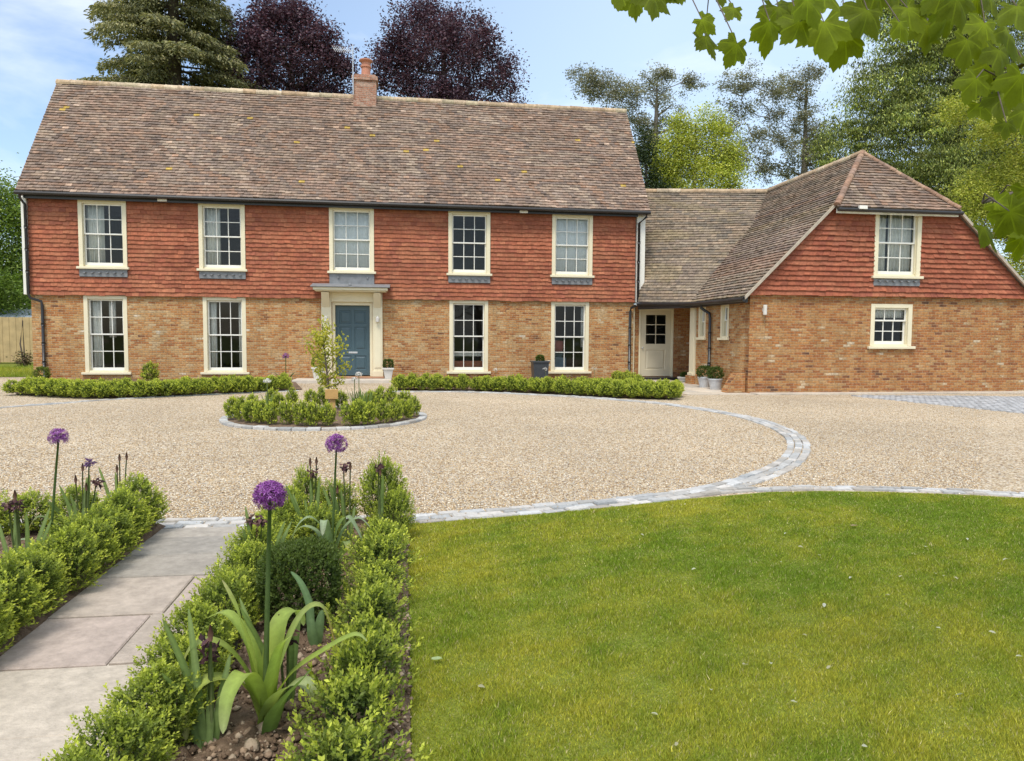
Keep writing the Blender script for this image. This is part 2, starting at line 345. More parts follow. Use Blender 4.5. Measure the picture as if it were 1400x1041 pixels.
def tiled(name, mat, parent, A, B, gauge, width, palette, out, holes=(), seed=1, lift=0.028, jit=0.35, wave=0.0, blend=0.6, odd=0.0):
    """courses of separate clay tiles between boundary lines A and B (both climbing in z); out = outward direction"""
    rng = np.random.default_rng(seed); out = Vector(out).normalized()
    z0 = A[0][-1]; zt = min(A[-1][-1], B[-1][-1])
    ln = (zt - z0) / math.sqrt(max(1 - out.z ** 2, 0.05)) if len(A[0]) == 3 else (Vector(A[-1][:3]) - Vector(A[0][:3])).length
    n = max(1, int(round(ln / gauge))); dz = (zt - z0) / n
    V, F, Cc = [], [], []
    pal = np.array(palette)
    for i in range(n):
        za, zb = z0 + i * dz, min(z0 + (i + 1.25) * dz, zt)
        a0, b0 = poly_at(A, za), poly_at(B, za); a1, b1 = poly_at(A, zb), poly_at(B, zb)
        Lr = (b0 - a0).length
        if Lr < 0.04: continue
        m = max(1, int(round(Lr / width)))
        cuts = [0.0] + [(k + (0.5 if i % 2 else 0.0)) / m for k in range(0 if i % 2 else 1, m)] + [1.0]
        cuts = sorted(set(cuts)); cr = rng.normal(0, 0.12)
        for s0, s1 in zip(cuts, cuts[1:]):
            g = 0.0018 / Lr; s0 += g; s1 -= g
            if s1 <= s0: continue
            skip = False
            for h in holes:
                if not h[2] < za + dz * 0.5 < h[3]: continue
                xa, xb = a0.lerp(b0, s0).x, a0.lerp(b0, s1).x; f = lambda x: (x - a0.x) / (b0.x - a0.x)
                if xb <= h[0] or xa >= h[1]: continue
                if xa < h[0] - .01: s1 = f(h[0])
                elif xb > h[1] + .01: s0 = f(h[1])
                else: skip = True
            if skip or s1 - s0 < 1e-4: continue
            pc = a0.lerp(b0, (s0 + s1) / 2)
            j = rng.normal(0, 0.12, 2) * lift * jit * 3; dj = rng.normal(0, 0.06) * dz
            wv = out * (wave * (math.sin(pc.x * 0.9 + 1.3 * pc.y) + 0.6 * math.sin(pc.x * 2.3 + za * 1.1)))
            dvec = (a1 - a0).lerp(b1 - b0, (s0 + s1) / 2).normalized() * dj
            p0, p1 = a0.lerp(b0, s0) + wv + dvec, a0.lerp(b0, s1) + wv + dvec
            q0, q1 = a1.lerp(b1, s0) + wv, a1.lerp(b1, s1) + wv
            l0, l1 = out * max(lift + j[0], 0.008), out * max(lift + j[1], 0.008)
            k = len(V)
            V += [p0 + l0, p1 + l1, q1 + out * 0.004, q0 + out * 0.004, p0 - out * 0.004, p1 - out * 0.004]
            F += [(k, k + 1, k + 2, k + 3), (k + 4, k + 5, k + 1, k), (k + 4, k, k + 3, k + 3), (k + 1, k + 5, k + 2, k + 2)]
            u_ = 0.5 + 0.5 * math.sin(pc.x * 1.1 + 2.1 * math.sin(pc.z * 1.7 + pc.x * .3 + seed)) * math.sin(pc.z * 2.3 + pc.x * .45 + seed * 2)
            c = (pal[rng.integers(len(pal))] * (1 - blend) + blend * pal[int(u_ * (len(pal) - 1e-6))]) * np.exp(rng.normal(0, 0.07) + cr * 0.4)
            if rng.random() < odd: c = c * 1.5
            elif odd and rng.random() < .003: c = np.array((.42, .29, .075))
            Cc += [c] * 6
    V = [tuple(v) for v in V]
    me = bpy.data.meshes.new(name)
    me.from_pydata(V, [], [f if f[2] != f[3] else f[:3] for f in F])
    a = me.attributes.new('Col', 'FLOAT_COLOR', 'POINT'); cc = np.ones((len(V), 4), np.float32); cc[:, :3] = np.array(Cc); a.data.foreach_set('color', cc.ravel())
    me.materials.append(mat)
    return link(name, me, parent)

def wall(name, mat, parent, axis, at, u0, u1, z0, z1, holes=(), thick=0.25, inward=1, poly=None):
    """a wall of real thickness with openings; axis 'y': face in the plane y=at running along x"""
    us = sorted({u0, u1, *[h[0] for h in holes], *[h[1] for h in holes]}); zs = sorted({z0, z1, *[h[2] for h in holes], *[h[3] for h in holes]})
    us = [u for u in us if u0 <= u <= u1]; zs = [z for z in zs if z0 <= z <= z1]
    m = MB()
    pt = (lambda u, d, z: (u, at + inward * d, z)) if axis == 'y' else (lambda u, d, z: (at + inward * d, u, z))
    def inside(u, z): return any(h[0] < u < h[1] and h[2] < z < h[3] for h in holes)
    for ua, ub in zip(us, us[1:]):
        for za, zb in zip(zs, zs[1:]):
            if inside((ua + ub) / 2, (za + zb) / 2): continue
            for d in (0, thick): m.add([pt(ua, d, za), pt(ub, d, za), pt(ub, d, zb), pt(ua, d, zb)], [(0, 1, 2, 3)])
    for a, b, c, d in [(u0, u1, z0, z1)] + list(holes):
        c, d = max(c, z0), min(d, z1)
        for (p, q) in (((a, c), (b, c)), ((b, c), (b, d)), ((b, d), (a, d)), ((a, d), (a, c))):
            m.add([pt(p[0], 0, p[1]), pt(q[0], 0, q[1]), pt(q[0], thick, q[1]), pt(p[0], thick, p[1])], [(0, 1, 2, 3)])
    return m.build(name, mat, parent)

# ------------------------------------------------------------------ the setting: ground, drive, lawn, beds
def sheet(name, pts, z, mat):
    m = MB(); m.add([(x, y, z) for x, y in pts], [tuple(range(len(pts)))]); return structure(m.build(name, mat))
def grid_sheet(name, x0, x1, y0, y1, z, mat, step=0.1, amp=0.02, seed=0, edge=None):
    nx, ny = int((x1 - x0) / step) + 1, int((y1 - y0) / step) + 1
    X, Y = np.meshgrid(np.linspace(x0, x1, nx), np.linspace(y0, y1, ny)); r = np.random.default_rng(seed)
    Z = z + r.normal(0, amp, X.shape)
    Z[0, :] = Z[-1, :] = Z[:, 0] = Z[:, -1] = z - 0.03
    V = np.stack([X, Y, Z], -1).reshape(-1, 3); i = np.arange(nx * ny).reshape(ny, nx)
    F = np.stack([i[:-1, :-1], i[:-1, 1:], i[1:, 1:], i[1:, :-1]], -1).reshape(-1, 4)
    return structure(link(name, mesh_np(name, V, F, mat, smooth=True)))

sheet('ground', [(-900, -300), (900, -300), (900, 1500), (-900, 1500)], -0.03, MAT['turf'])
sheet('gravel_drive', [(-26, 4.9), (26, 4.9), (26, 17.7), (9.0, 17.7), (9.0, 24.5), (-11.4, 24.5), (-11.4, 30), (-26, 27)], 0.0, MAT['gravel'])

def spline(pts, step=0.12):
    P = [Vector((*p, 0)) for p in pts]; out = []
    for i in range(len(P) - 1):
        a, b, c, d = P[max(i - 1, 0)], P[i], P[i + 1], P[min(i + 2, len(P) - 1)]
        n = max(2, int((c - b).length / 0.05))
        for k in range(n):
            t = k / n; out.append(0.5 * ((2 * b) + (c - a) * t + (2 * a - 5 * b + 4 * c - d) * t * t + (3 * b - a - 3 * c + d) * t ** 3))
    out.append(P[-1]); res = [out[0]]; acc = 0
    for p, q in zip(out, out[1:]):
        acc += (q - p).length
        if acc >= step: res.append(q); acc = 0
    return res

rs = random.Random(3)
def kerb(name, pts, rows, w=0.11, h=0.03, L=0.17):
    m = MB()
    line = spline(pts, L)
    for i in range(len(line) - 1):
        p, q = line[i], line[i + 1]; t = (q - p).normalized(); nrm = Vector((-t.y, t.x, 0))
        for r in range(rows):
            o = (r - (rows - 1) / 2) * w
            sh = t * (L * 0.5 if r % 2 else 0)
            a0 = p + sh + nrm * (o - w * 0.46) + t * 0.006; a1 = q + sh + nrm * (o - w * 0.46) - t * 0.006
            b0 = p + sh + nrm * (o + w * 0.46) + t * 0.006; b1 = q + sh + nrm * (o + w * 0.46) - t * 0.006
            zt = h + rs.uniform(-0.007, 0.007); c = rs.uniform(0.28, 0.48); tint = rs.uniform(-0.02, 0.02)
            m.col = (c + .01 + tint, c, c - 0.02 - tint)
            jj = lambda v, z: Vector((v.x + rs.uniform(-.006, .006), v.y + rs.uniform(-.006, .006), z))
            mid = (a0 + b1) / 2; ins = lambda v: v + (mid - v) * 0.08
            lo = [jj(v, -0.03) for v in (a0, a1, b1, b0)]; me_ = [Vector((v.x, v.y, zt - 0.012)) for v in lo]; hi = [Vector((ins(v).x, ins(v).y, zt + rs.uniform(-.004, .004))) for v in lo]
            m.add(lo + me_ + hi, [(8, 9, 10, 11)] + [(k, (k + 1) % 4, 4 + (k + 1) % 4, 4 + k) for k in range(4)] + [(4 + k, 4 + (k + 1) % 4, 8 + (k + 1) % 4, 8 + k) for k in range(4)])
    m.col = None
    o = m.build(name, MAT['sett']); structure(o)
    return o
circ = [gnd(*q) for q in [(0, 558), (70, 553), (140, 547.5), (240, 542), (340, 537.5), (405, 535)]]
kerb('kerb', [(-8.9, 12.5)] + circ, 2, 0.10, 0.015)
kerb('kerb', [gnd(*q) for q in [(536, 536), (600, 536), (660, 537), (750, 541), (830, 546), (900, 552), (960, 560), (1015, 570), (1060, 584), (1085, 598), (1092, 612), (1082, 630), (1050, 648), (1000, 664), (940, 676), (860, 686), (760, 696), (660, 704), (556, 712)]], 3, 0.10, 0.016)
kerb('kerb', [gnd(*q) for q in [(955, 677), (1000, 672), (1050, 670), (1120, 668.5), (1200, 669.5), (1300, 673), (1400, 678), (1560, 690)]], 2, 0.085, 0.02)
kerb('kerb', [(-0.05, 5.72), (-0.6, 5.74), (-1.2, 5.78), (-1.9, 5.8), (-2.6, 5.86), (-3.4, 6.0), (-4.6, 6.5), (-6.2, 7.6)], 3, 0.10, 0.016)
BEDC, BEDR = Vector((-1.36, 13.05, 0)), 1.68
kerb('kerb', [(BEDC.x + BEDR * math.cos(a), BEDC.y + BEDR * math.sin(a)) for a in np.linspace(0, 2 * math.pi, 40)], 1, 0.14, 0.045, 0.2)
m = MB(); m.lathe([(0.02, 0.0), (0.02, 0.10), (0.9, 0.07), (1.62, 0.03), (1.62, 0.0)], BEDC, 40); structure(m.build('soil', MAT['soil'], smooth=True))

# lawn outline to the right of the path bed
lawn_edge = [gnd(*q) for q in [(556, 717), (660, 709), (760, 701), (860, 691), (955, 682), (1050, 674), (1120, 672.5), (1200, 673.5), (1300, 677), (1400, 682), (1560, 694)]]
lawn_pts = [(0.02, -2.5), (9.5, -2.5), (9.5, 6.0)] + [(x, y) for x, y in lawn_edge[::-1]] + [(0.02, lawn_edge[0][1])]
sheet('lawn', lawn_pts, 0.008, MAT['turf'])
LE = np.array(lawn_edge)
def noise2(x, y, s):
    r = np.random.default_rng(s); v = 0
    for k in range(7):
        a = r.uniform(0, 6.28); f = r.uniform(0.6, 3.4); v = v + np.sin((x * np.cos(a) + y * np.sin(a)) * f + r.uniform(0, 6.28)) / (0.6 + 0.35 * f)
    return v / 2.6
def blades(n, xr, yr, seed, hh, keep, ybias=1.0, base=0.0, cols=None):
    r = np.random.default_rng(seed)
    u = r.random(n); y = yr[0] * (yr[1] / yr[0]) ** u if ybias else yr[0] + u * (yr[1] - yr[0]); x = r.uniform(*xr, n)
    k = keep(x, y); x, y = x[k], y[k]; n = len(x)
    h = hh * r.uniform(0.5, 1.35, n) * np.clip(1 + .35 * noise2(x * 11, y * 11, 21) + .2 * noise2(x * 30, y * 30, 22), .45, 1.7); w = r.uniform(0.0010, 0.0021, n) * np.clip(y / 3.0, 1, 2.5) ; a = r.uniform(0, 2 * np.pi, n)
    la = r.uniform(0, 2 * np.pi, n); ln = h * r.uniform(0.15, 0.95, n)
    V = np.zeros((n, 3, 3)); V[:, 0] = np.stack([x - np.cos(a) * w, y - np.sin(a) * w, np.full(n, base)], 1); V[:, 1] = np.stack([x + np.cos(a) * w, y + np.sin(a) * w, np.full(n, base)], 1)
    V[:, 2] = np.stack([x + np.cos(la) * ln, y + np.sin(la) * ln, base + h], 1)
    p = np.clip(0.42 + 0.28 * noise2(x, y, 5) + 0.34 * noise2(x * 3.5, y * 3.5, 6) + 0.2 * noise2(x * 13, y * 13, 9) + r.normal(0, 0.2, n), 0, 1)[:, None]
    c = np.array((0.17, 0.25, 0.020)) * (1 - p) + np.array((0.41, 0.385, 0.045)) * p
    dead = r.random(n) < 0.055; c[dead] = (0.50, 0.43, 0.22)
    c = c * np.exp(r.normal(0, 0.26, (n, 1)))
    return mesh_np('grass', V.reshape(-1, 3), np.arange(3 * n).reshape(n, 3), MAT['grass'], np.repeat(c, 3, 0))
inlawn = lambda x, y: (y < np.interp(x, LE[:, 0], LE[:, 1]) - 0.05) & (x > -0.01) & (x / y - 0.147 > -.86) & (x / y - 0.147 < 1.08)
structure(link('grass', blades(1400000, (-0.01, 7.4), (1.9, 7.3), 11, 0.0135, inlawn, base=0.008)), 'stuff')
tag_lawn2 = sheet('lawn', [(-26, -3), (-3.45, -3), (-3.45, 5.85), (-4.7, 6.3), (-6.3, 7.4), (-26, 7.4)], 0.006, MAT['turf'])
sheet('lawn', [(-26, 26.2), (-11.6, 26.2), (-11.6, 33.5), (-26, 33.5)], 0.012, MAT['turf'])
rr = np.random.default_rng(5)
structure(link('grass', blades(26000, (-18, -11.6), (26.2, 33.5), 12, 0.12, lambda x, y: x < -11, base=0.012)), 'stuff')

# loose pebbles over the nearest gravel
def octa(n, P, S, cols, name, mat):
    base = np.array([(1, 0, 0), (-1, 0, 0), (0, 1, 0), (0, -1, 0), (0, 0, 1), (0, 0, -1)], float)
    fa = np.array([(0, 2, 4), (2, 1, 4), (1, 3, 4), (3, 0, 4), (2, 0, 5), (1, 2, 5), (3, 1, 5), (0, 3, 5)])
    a = rr.uniform(0, 6.28, n); ca, sa = np.cos(a), np.sin(a)
    B = base[None] * S[:, None, :] * rr.uniform(0.75, 1.25, (n, 6, 1))
    X = B[..., 0] * ca[:, None] - B[..., 1] * sa[:, None]; Y = B[..., 0] * sa[:, None] + B[..., 1] * ca[:, None]
    V = np.stack([X, Y, B[..., 2]], -1) + P[:, None, :]
    F = (fa[None] + 6 * np.arange(n)[:, None, None]).reshape(-1, 3)
    return structure(link(name, mesh_np(name, V.reshape(-1, 3), F, mat, np.repeat(cols, 6, 0), smooth=True)), 'stuff')
n = 140000
y = 1 / (1 / 5.4 + rr.random(n) * (1 / 15.0 - 1 / 5.4)); x = rr.uniform(-0.56, 0.88, n) * y
outside = (((x - BEDC.x) ** 2 + (y - BEDC.y) ** 2) > 1.8 ** 2) & ((x < -0.1) | (y > np.interp(x, LE[:, 0], LE[:, 1]) + 0.2)) & ((x > -0.1) | (y > 6.0 + np.clip(-3 - x, 0, 9) * 0.55))
x, y = x[outside], y[outside]; n = len(x)
S = rr.uniform(0.005, 0.011, (n, 1)) * np.array([[1.0, 0.8, 0.6]])
pc = np.array([(0.52, 0.40, 0.25), (0.62, 0.51, 0.36), (0.42, 0.30, 0.175), (0.74, 0.68, 0.56), (0.26, 0.18, 0.11), (0.46, 0.42, 0.37), (0.55, 0.39, 0.21)])
kx, ky = np.array([gnd(*q) for q in [(1060, 590), (1092, 612), (1050, 648), (940, 678), (760, 700), (600, 712), (1120, 669), (1300, 674), (280, 716), (440, 588), (330, 583), (560, 583)]]).T   # stray stones on the setts
ki = rr.integers(0, 12, 260); x = np.concatenate([x, kx[ki] + rr.normal(0, .22, 260)]); y = np.concatenate([y, ky[ki] + rr.normal(0, .16, 260)]); zz_ = np.concatenate([np.full(n, .003), np.full(260, .022)]); n += 260; S = np.concatenate([S, rr.uniform(.005, .009, (260, 1)) * np.array([[1, .8, .6]])])
octa(n, np.stack([x, y, zz_], 1), S, pc[rr.integers(0, 7, n)] * np.exp(rr.normal(0, 0.12, (n, 1))), 'gravel', MAT['pebble'])

# path of sandstone flags
PX0, PX1 = -1.78, -0.97
def flags(name, x0, x1, y0, y1, seed, cols, z=0.03, lens=(0.5, 0.75), split=0.5):
    r = random.Random(seed); m = MB(); y = y0
    def slab(a, b, c, d):
        kk = r.uniform(0.88, 1.1); m.col = tuple(v * kk for v in r.choice(cols))
        j = lambda: r.uniform(-0.004, 0.004); g, e = 0.006, 0.007
        lo = [(a + g, c + g), (b - g, c + g), (b - g, d - g), (a + g, d - g)]
        lo = [(x + j(), yy + j()) for x, yy in lo]; zz = z + r.uniform(-0.004, 0.004); cx, cy = (a + b) / 2, (c + d) / 2
        hi = [(x + (e if x < cx else -e), yy + (e if yy < cy else -e)) for x, yy in lo]
        v = [(x, yy, -0.02) for x, yy in lo] + [(x, yy, zz - 0.006) for x, yy in lo] + [(x, yy, zz + r.uniform(-.002, .002)) for x, yy in hi]
        m.add(v, [(8, 9, 10, 11)] + [(k, (k + 1) % 4, 4 + (k + 1) % 4, 4 + k) for k in range(4)] + [(4 + k, 4 + (k + 1) % 4, 8 + (k + 1) % 4, 8 + k) for k in range(4)])
    while y < y1 - 0.05:
        L = min(r.uniform(*lens), y1 - y)
        if y1 - y - L < 0.2: L = y1 - y
        xs = [x0, x1]
        while max(b - a for a, b in zip(xs, xs[1:])) > 1.0:
            k = max(range(len(xs) - 1), key=lambda i: xs[i + 1] - xs[i]); xs.insert(k + 1, (xs[k] + xs[k + 1]) / 2 + r.uniform(-0.15, 0.15))
        if len(xs) == 2 and r.random() < split: xs.insert(1, x0 + (x1 - x0) * r.choice((0.36, 0.62, 0.68)))
        for a, b in zip(xs, xs[1:]): slab(a, b, y, y + L)
        y += L
    m.col = None
    return structure(m.build(name, MAT['paving']))
FL = [(0.38, 0.322, 0.27), (0.345, 0.312, 0.27), (0.375, 0.328, 0.27), (0.32, 0.296, 0.262), (0.385, 0.317, 0.275)]
sheet('mortar_bed', [(PX0, -1), (PX1, -1), (PX1, 5.62), (PX0, 5.62)], 0.016, plain('mortar', (0.44, 0.40, 0.33), 0.95, 0.15, 10, 0.3))
flags('path', PX0, PX1, -0.6, 5.6, 8, FL, lens=(.38, .62), split=0.5)
# porch paving beside the wing and the strip along its foot
flags('paving', 7.0, 8.82, 17.45, 23.85, 9, [(0.50, 0.43, 0.34), (0.46, 0.41, 0.34)], 0.02, (0.6, 0.9))
m = MB()
for k in range(14): kk = random.uniform(.9, 1.1); m.col = tuple(v * kk for v in (0.50, 0.44, 0.36)); m.box(8.84 + k * 0.66, 8.83 + (k + 1) * 0.66, 17.35, 17.84, -0.02, 0.03)
m.col = None; structure(m.build('paving', MAT['paving'], bevel=0.004))
# granite sett apron at the right
m = MB(); tri = [gnd(1165, 542), gnd(1400, 566), gnd(1560, 582), gnd(1560, 545), gnd(1180, 541)]
TP = np.array(tri)
def inpoly(px_, py_):
    c = False
    for (x1, y1), (x2, y2) in zip(tri, tri[1:] + tri[:1]):
        if (y1 > py_) != (y2 > py_) and px_ < (x2 - x1) * (py_ - y1) / (y2 - y1) + x1: c = not c
    return c
yy = TP[:, 1].min(); row = 0
while yy < 17.33:
    xx = TP[:, 0].min() + (0.08 if row % 2 else 0)
    while xx < TP[:, 0].max():
        if inpoly(xx, yy):
            c = rs.uniform(0.28, 0.46); m.col = (c, c, c); z = 0.02 + rs.uniform(-.006, .006)
            m.add([(xx - .068, yy - .048, -.02), (xx + .068, yy - .048, -.02), (xx + .068, yy + .048, -.02), (xx - .068, yy + .048, -.02), (xx - .06, yy - .04, z), (xx + .06, yy - .04, z), (xx + .06, yy + .04, z), (xx - .06, yy + .04, z)], [(4, 5, 6, 7), (0, 1, 5, 4), (1, 2, 6, 5), (2, 3, 7, 6), (3, 0, 4, 7)])
        xx += 0.15
    yy += 0.105; row += 1
m.col = None; structure(m.build('sett_paving', MAT['sett']))
# soil beds
grid_sheet('soil', -0.98, 0.015, -1.0, 5.66, 0.05, MAT['soil'], 0.03, 0.011, 1)
grid_sheet('soil', -3.45, -1.77, -1.0, 5.7, 0.05, MAT['soil'], 0.03, 0.011, 2)
m = MB(); hl = [gnd(*q) for q in [(14, 541), (140, 546), (300, 540), (412, 534)]]
m.add([(x, y + .22, 0.02) for x, y in hl] + [(-3.5, 23.74, 0.06), (-11.2, 23.74, 0.06)], [(0, 1, 2, 3, 4, 5)]); structure(m.build('soil', MAT['soil']))
hr = [gnd(*q) for q in [(545, 534.5), (660, 536), (750, 539.5), (840, 545), (932, 548)]]
m = MB(); m.add([(x - .08, y + .22, 0.02) for x, y in hr] + [(6.85, 19.8, 0.03), (6.95, 23.74, 0.06), (-0.4, 23.74, 0.06)], [tuple(range(8))]); structure(m.build('soil', MAT['soil']))
n = 7000; x = np.concatenate([rr.uniform(-.95, 0.02, n), rr.uniform(-3.3, -1.8, n // 2)]); y = np.concatenate([1 / (1 / 1.9 + rr.random(n) * (1 / 5.6 - 1 / 1.9)), rr.uniform(2.5, 5.6, n // 2)]); n = len(x)
S = np.exp(rr.normal(-4.75, 0.5, (n, 1))) * np.array([[1, 0.85, 0.7]])
cc = np.array([(0.16, 0.11, 0.075), (0.24, 0.17, 0.115), (0.11, 0.075, 0.05), (0.32, 0.25, 0.18)])[rr.integers(0, 4, n)] * np.exp(rr.normal(0, 0.15, (n, 1)))
octa(n, np.stack([x, y, np.full(n, 0.055)], 1), S, cc, 'soil', MAT['clod'])

# ------------------------------------------------------------------ the house
FY = 23.76
house = empty('house', (-1.7, 26.3, 0), 'long tile-hung brick house with sash windows, teal front door and gabled side wing', 'house')
H = house
BK, BK2, CR = MAT['brick'], MAT['brick2'], MAT['cream']
up_w = [(-9.63, -8.28, 3.46, 5.44), (-6.22, -4.86, 3.46, 5.46), (-2.34, -0.96, 3.46, 5.46), (1.38, 2.73, 3.46, 5.44), (4.76, 6.12, 3.46, 5.45)]
lo_w = [(-9.58, -8.35, 0.29, 2.60), (-6.16, -4.89, 0.29, 2.60), (1.42, 2.68, 0.30, 2.60), (4.77, 6.05, 0.30, 2.60)]
DOOR = (-2.28, -1.02, 0.14, 2.50)
wall('brick_wall', BK, H, 'y', FY, -11.03, 7.58, -0.1, 2.66, lo_w + [DOOR])
wall('upper_wall', MAT['dark'], H, 'y', FY, -11.03, 7.58, 2.66, 5.55, up_w)
wall('brick_wall', BK, H, 'x', -11.03, FY + 0.25, 29.0, -0.1, 2.66)
wall('brick_wall', BK, H, 'x', 7.33, FY + 0.25, 29.0, -0.1, 5.5)
wall('brick_wall', BK, H, 'y', 28.75, -10.78, 7.33, -0.1, 5.5)
m = MB()
m.box(-10.7, 7.3, 24.05, 28.7, 2.70, 2.82); m.box(-10.7, 7.3, 26.9, 27.0, 0.02, 2.69); m.box(-10.7, 7.3, 26.9, 27.0, 2.83, 5.45); m.box(-10.7, 7.3, 24.05, 26.85, 0.02, 0.06); m.box(-10.7, 7.3, 24.05, 28.7, 5.46, 5.54)
for x in (-7.2, -3.3, 0.3, 3.8): m.box(x, x + 0.1, 24.05, 26.85, 0.07, 2.68); m.box(x, x + 0.1, 24.05, 26.85, 2.84, 5.44)
m.build('inner_wall', MAT['dark'], H)
# tile hanging
RED = [(0.335, 0.113, 0.060), (0.355, 0.126, 0.068), (0.32, 0.104, 0.056), (0.37, 0.140, 0.075), (0.305, 0.100, 0.057), (0.345, 0.120, 0.062), (0.28, 0.095, 0.058), (0.365, 0.146, 0.078)]
wh = [(a + 0.012, b - 0.012, c - 0.31 if i != 2 else c - 0.5, d + 0.3) for i, (a, b, c, d) in enumerate(up_w)] + [(-2.58, -0.73, 2.4, 3.0)]
th = tiled('tile_hanging', MAT['tile'], H, [(-11.02, 23.715, 2.60), (-11.02, 23.735, 5.58)], [(7.59, 23.715, 2.60), (7.59, 23.735, 5.58)], 0.128, 0.19, RED, (0, -1, 0), wh, 4, 0.043, 0.17)
m = MB(); m.box(-11.0, 7.57, 23.69, 23.757, 2.605, 2.63); m.build('tilting_fillet', MAT['black'], H)
# gable ends: cream weatherboarding
for x0, x1 in ((-11.17, -11.032), (7.62, 7.9)):
    m = MB(); m.prism([(x0, 23.63, 2.60), (x0, 28.95, 2.60), (x0, 28.95, 5.45), (x0, 26.3, 9.35), (x0, 23.63, 5.45)], (x1 - x0, 0, 0)); m.build('weatherboard', MAT['white'], H, 0.006)
# main roof
ROOF = [(0.235, 0.158, 0.118), (0.205, 0.148, 0.115), (0.265, 0.170, 0.120), (0.18, 0.135, 0.110), (0.29, 0.21, 0.155), (0.215, 0.16, 0.128), (0.25, 0.155, 0.105), (0.16, 0.122, 0.102), (0.31, 0.24, 0.18), (0.22, 0.168, 0.135)]
ROOF2 = [(0.20, 0.160, 0.115), (0.23, 0.172, 0.122), (0.17, 0.140, 0.105), (0.25, 0.185, 0.13), (0.145, 0.122, 0.098), (0.265, 0.21, 0.15), (0.19, 0.148, 0.115), (0.215, 0.17, 0.105)]
def sag(x): return 0.0
m = MB(); m.prism([(-11.14, 23.46, 5.56), (-11.14, 26.3, 9.60), (-11.14, 29.14, 5.56), (-11.14, 29.05, 5.47), (-11.14, 26.3, 9.42), (-11.14, 23.55, 5.47)], (19.1, 0, 0))
roof = m.build('roof', MAT['rooftile'], H); 
def solid_col(o, c):
    a = o.data.attributes.new('Col', 'FLOAT_COLOR', 'POINT'); k = len(o.data.vertices); a.data.foreach_set('color', np.tile([*c, 1.0], k).astype(np.float32))
solid_col(roof, (0.16, 0.12, 0.10))
nrm = (0, -4.04, 2.84)
tiled('roof_tiles', MAT['rooftile'], roof, [(-11.19, 23.40, 5.585), (-11.19, 26.28, 9.66)], [(7.98, 23.40, 5.585), (7.98, 26.28, 9.66)], 0.118, 0.185, ROOF, nrm, (), 21, 0.04, 0.5, wave=0.014, odd=.015)
def caps(name, p, q, n, r, cols, parent, seed=1, drop=0.25):
    rg = random.Random(seed); m = MB(); p, q = Vector(p), Vector(q); t = (q - p).normalized(); side = t.cross(Vector((0, 0, 1))).normalized(); upv = side.cross(t)
    for i in range(n):
        a, b = p.lerp(q, i / n), p.lerp(q, (i + 0.985) / n); kk = rg.uniform(0.85, 1.15); m.col = tuple(v * kk for v in rg.choice(cols)); vs = []
        lift = rg.uniform(-.006, .008)
        for c, rad in ((a, r), (a.lerp(b, 0.08), r * 1.08), (a.lerp(b, 0.12), r), (b, r * 0.97)):
            for k in range(9):
                an = math.pi * (-0.12 + 1.24 * k / 8); vs.append(c + side * math.cos(an) * rad * 1.1 + upv * (math.sin(an) * rad + lift))
        m.add(vs, [(i_ * 9 + k, i_ * 9 + k + 1, i_ * 9 + 10 + k, i_ * 9 + 9 + k) for i_ in range(3) for k in range(8)] + [tuple(range(9)), tuple(range(35, 26, -1))])
    m.col = None
    return m.build(name, MAT['rooftile'], parent)
RIDGE = [(0.42, 0.31, 0.20), (0.46, 0.35, 0.24), (0.38, 0.27, 0.17), (0.50, 0.40, 0.28), (0.40, 0.33, 0.22)]
caps('ridge_tiles', (-11.2, 26.3, 9.60), (7.98, 26.3, 9.60), 46, 0.13, RIDGE, roof, 2)
m = MB()
for x in (-11.17, 7.94): m.prism([(x, 23.42, 5.50), (x, 23.42, 5.57), (x, 26.3, 9.62), (x, 26.3, 9.55)], (0.03, 0, 0))
vg = m.build('verge', plain('verge_mortar', (0.42, 0.36, 0.28), 0.9, 0.2, 8), roof)
# chimney with pot and aerial
m = MB(); m.box(-1.72, -0.95, 25.95, 26.65, 9.2, 10.12); m.box(-1.77, -0.90, 25.90, 26.70, 10.123, 10.26); m.box(-1.70, -0.97, 25.97, 26.63, 10.263, 10.33)
ch = m.build('chimney', brick_mat('chimney_brick', [(0.0, (.26, .12, .08)), (.3, (.42, .20, .13)), (.7, (.47, .27, .19)), (1.0, (.55, .40, .31))], (.45, .36, .29)), H, 0.006)
m = MB(); m.lathe([(0.17, 0), (0.16, .1), (0.15, .33), (.18, .34), (.18, .40), (.15, .41), (.15, .50), (.20, .53), (.23, .56), (.23, .59), (.10, .6)], (-1.31, 26.3, 10.32), 20); m.build('chimney_pot', MAT['terracotta'], ch, smooth=False)
m = MB(); m.tube([(-1.72, 25.88, 9.6), (-1.72, 25.88, 11.25)], 0.02, 6)
m.tube([(-1.72, 25.88, 11.05), (-2.35, 25.6, 10.98)], 0.012, 5)
for k in range(9):
    c = Vector((-1.72, 25.88, 11.05)).lerp(Vector((-2.35, 25.6, 10.98)), 0.15 + k * 0.1); m.tube([c + Vector((-.08, .17, .16)), c + Vector((.08, -.17, -.16))], 0.007, 4)
m.build('aerial', MAT['metal'], ch)
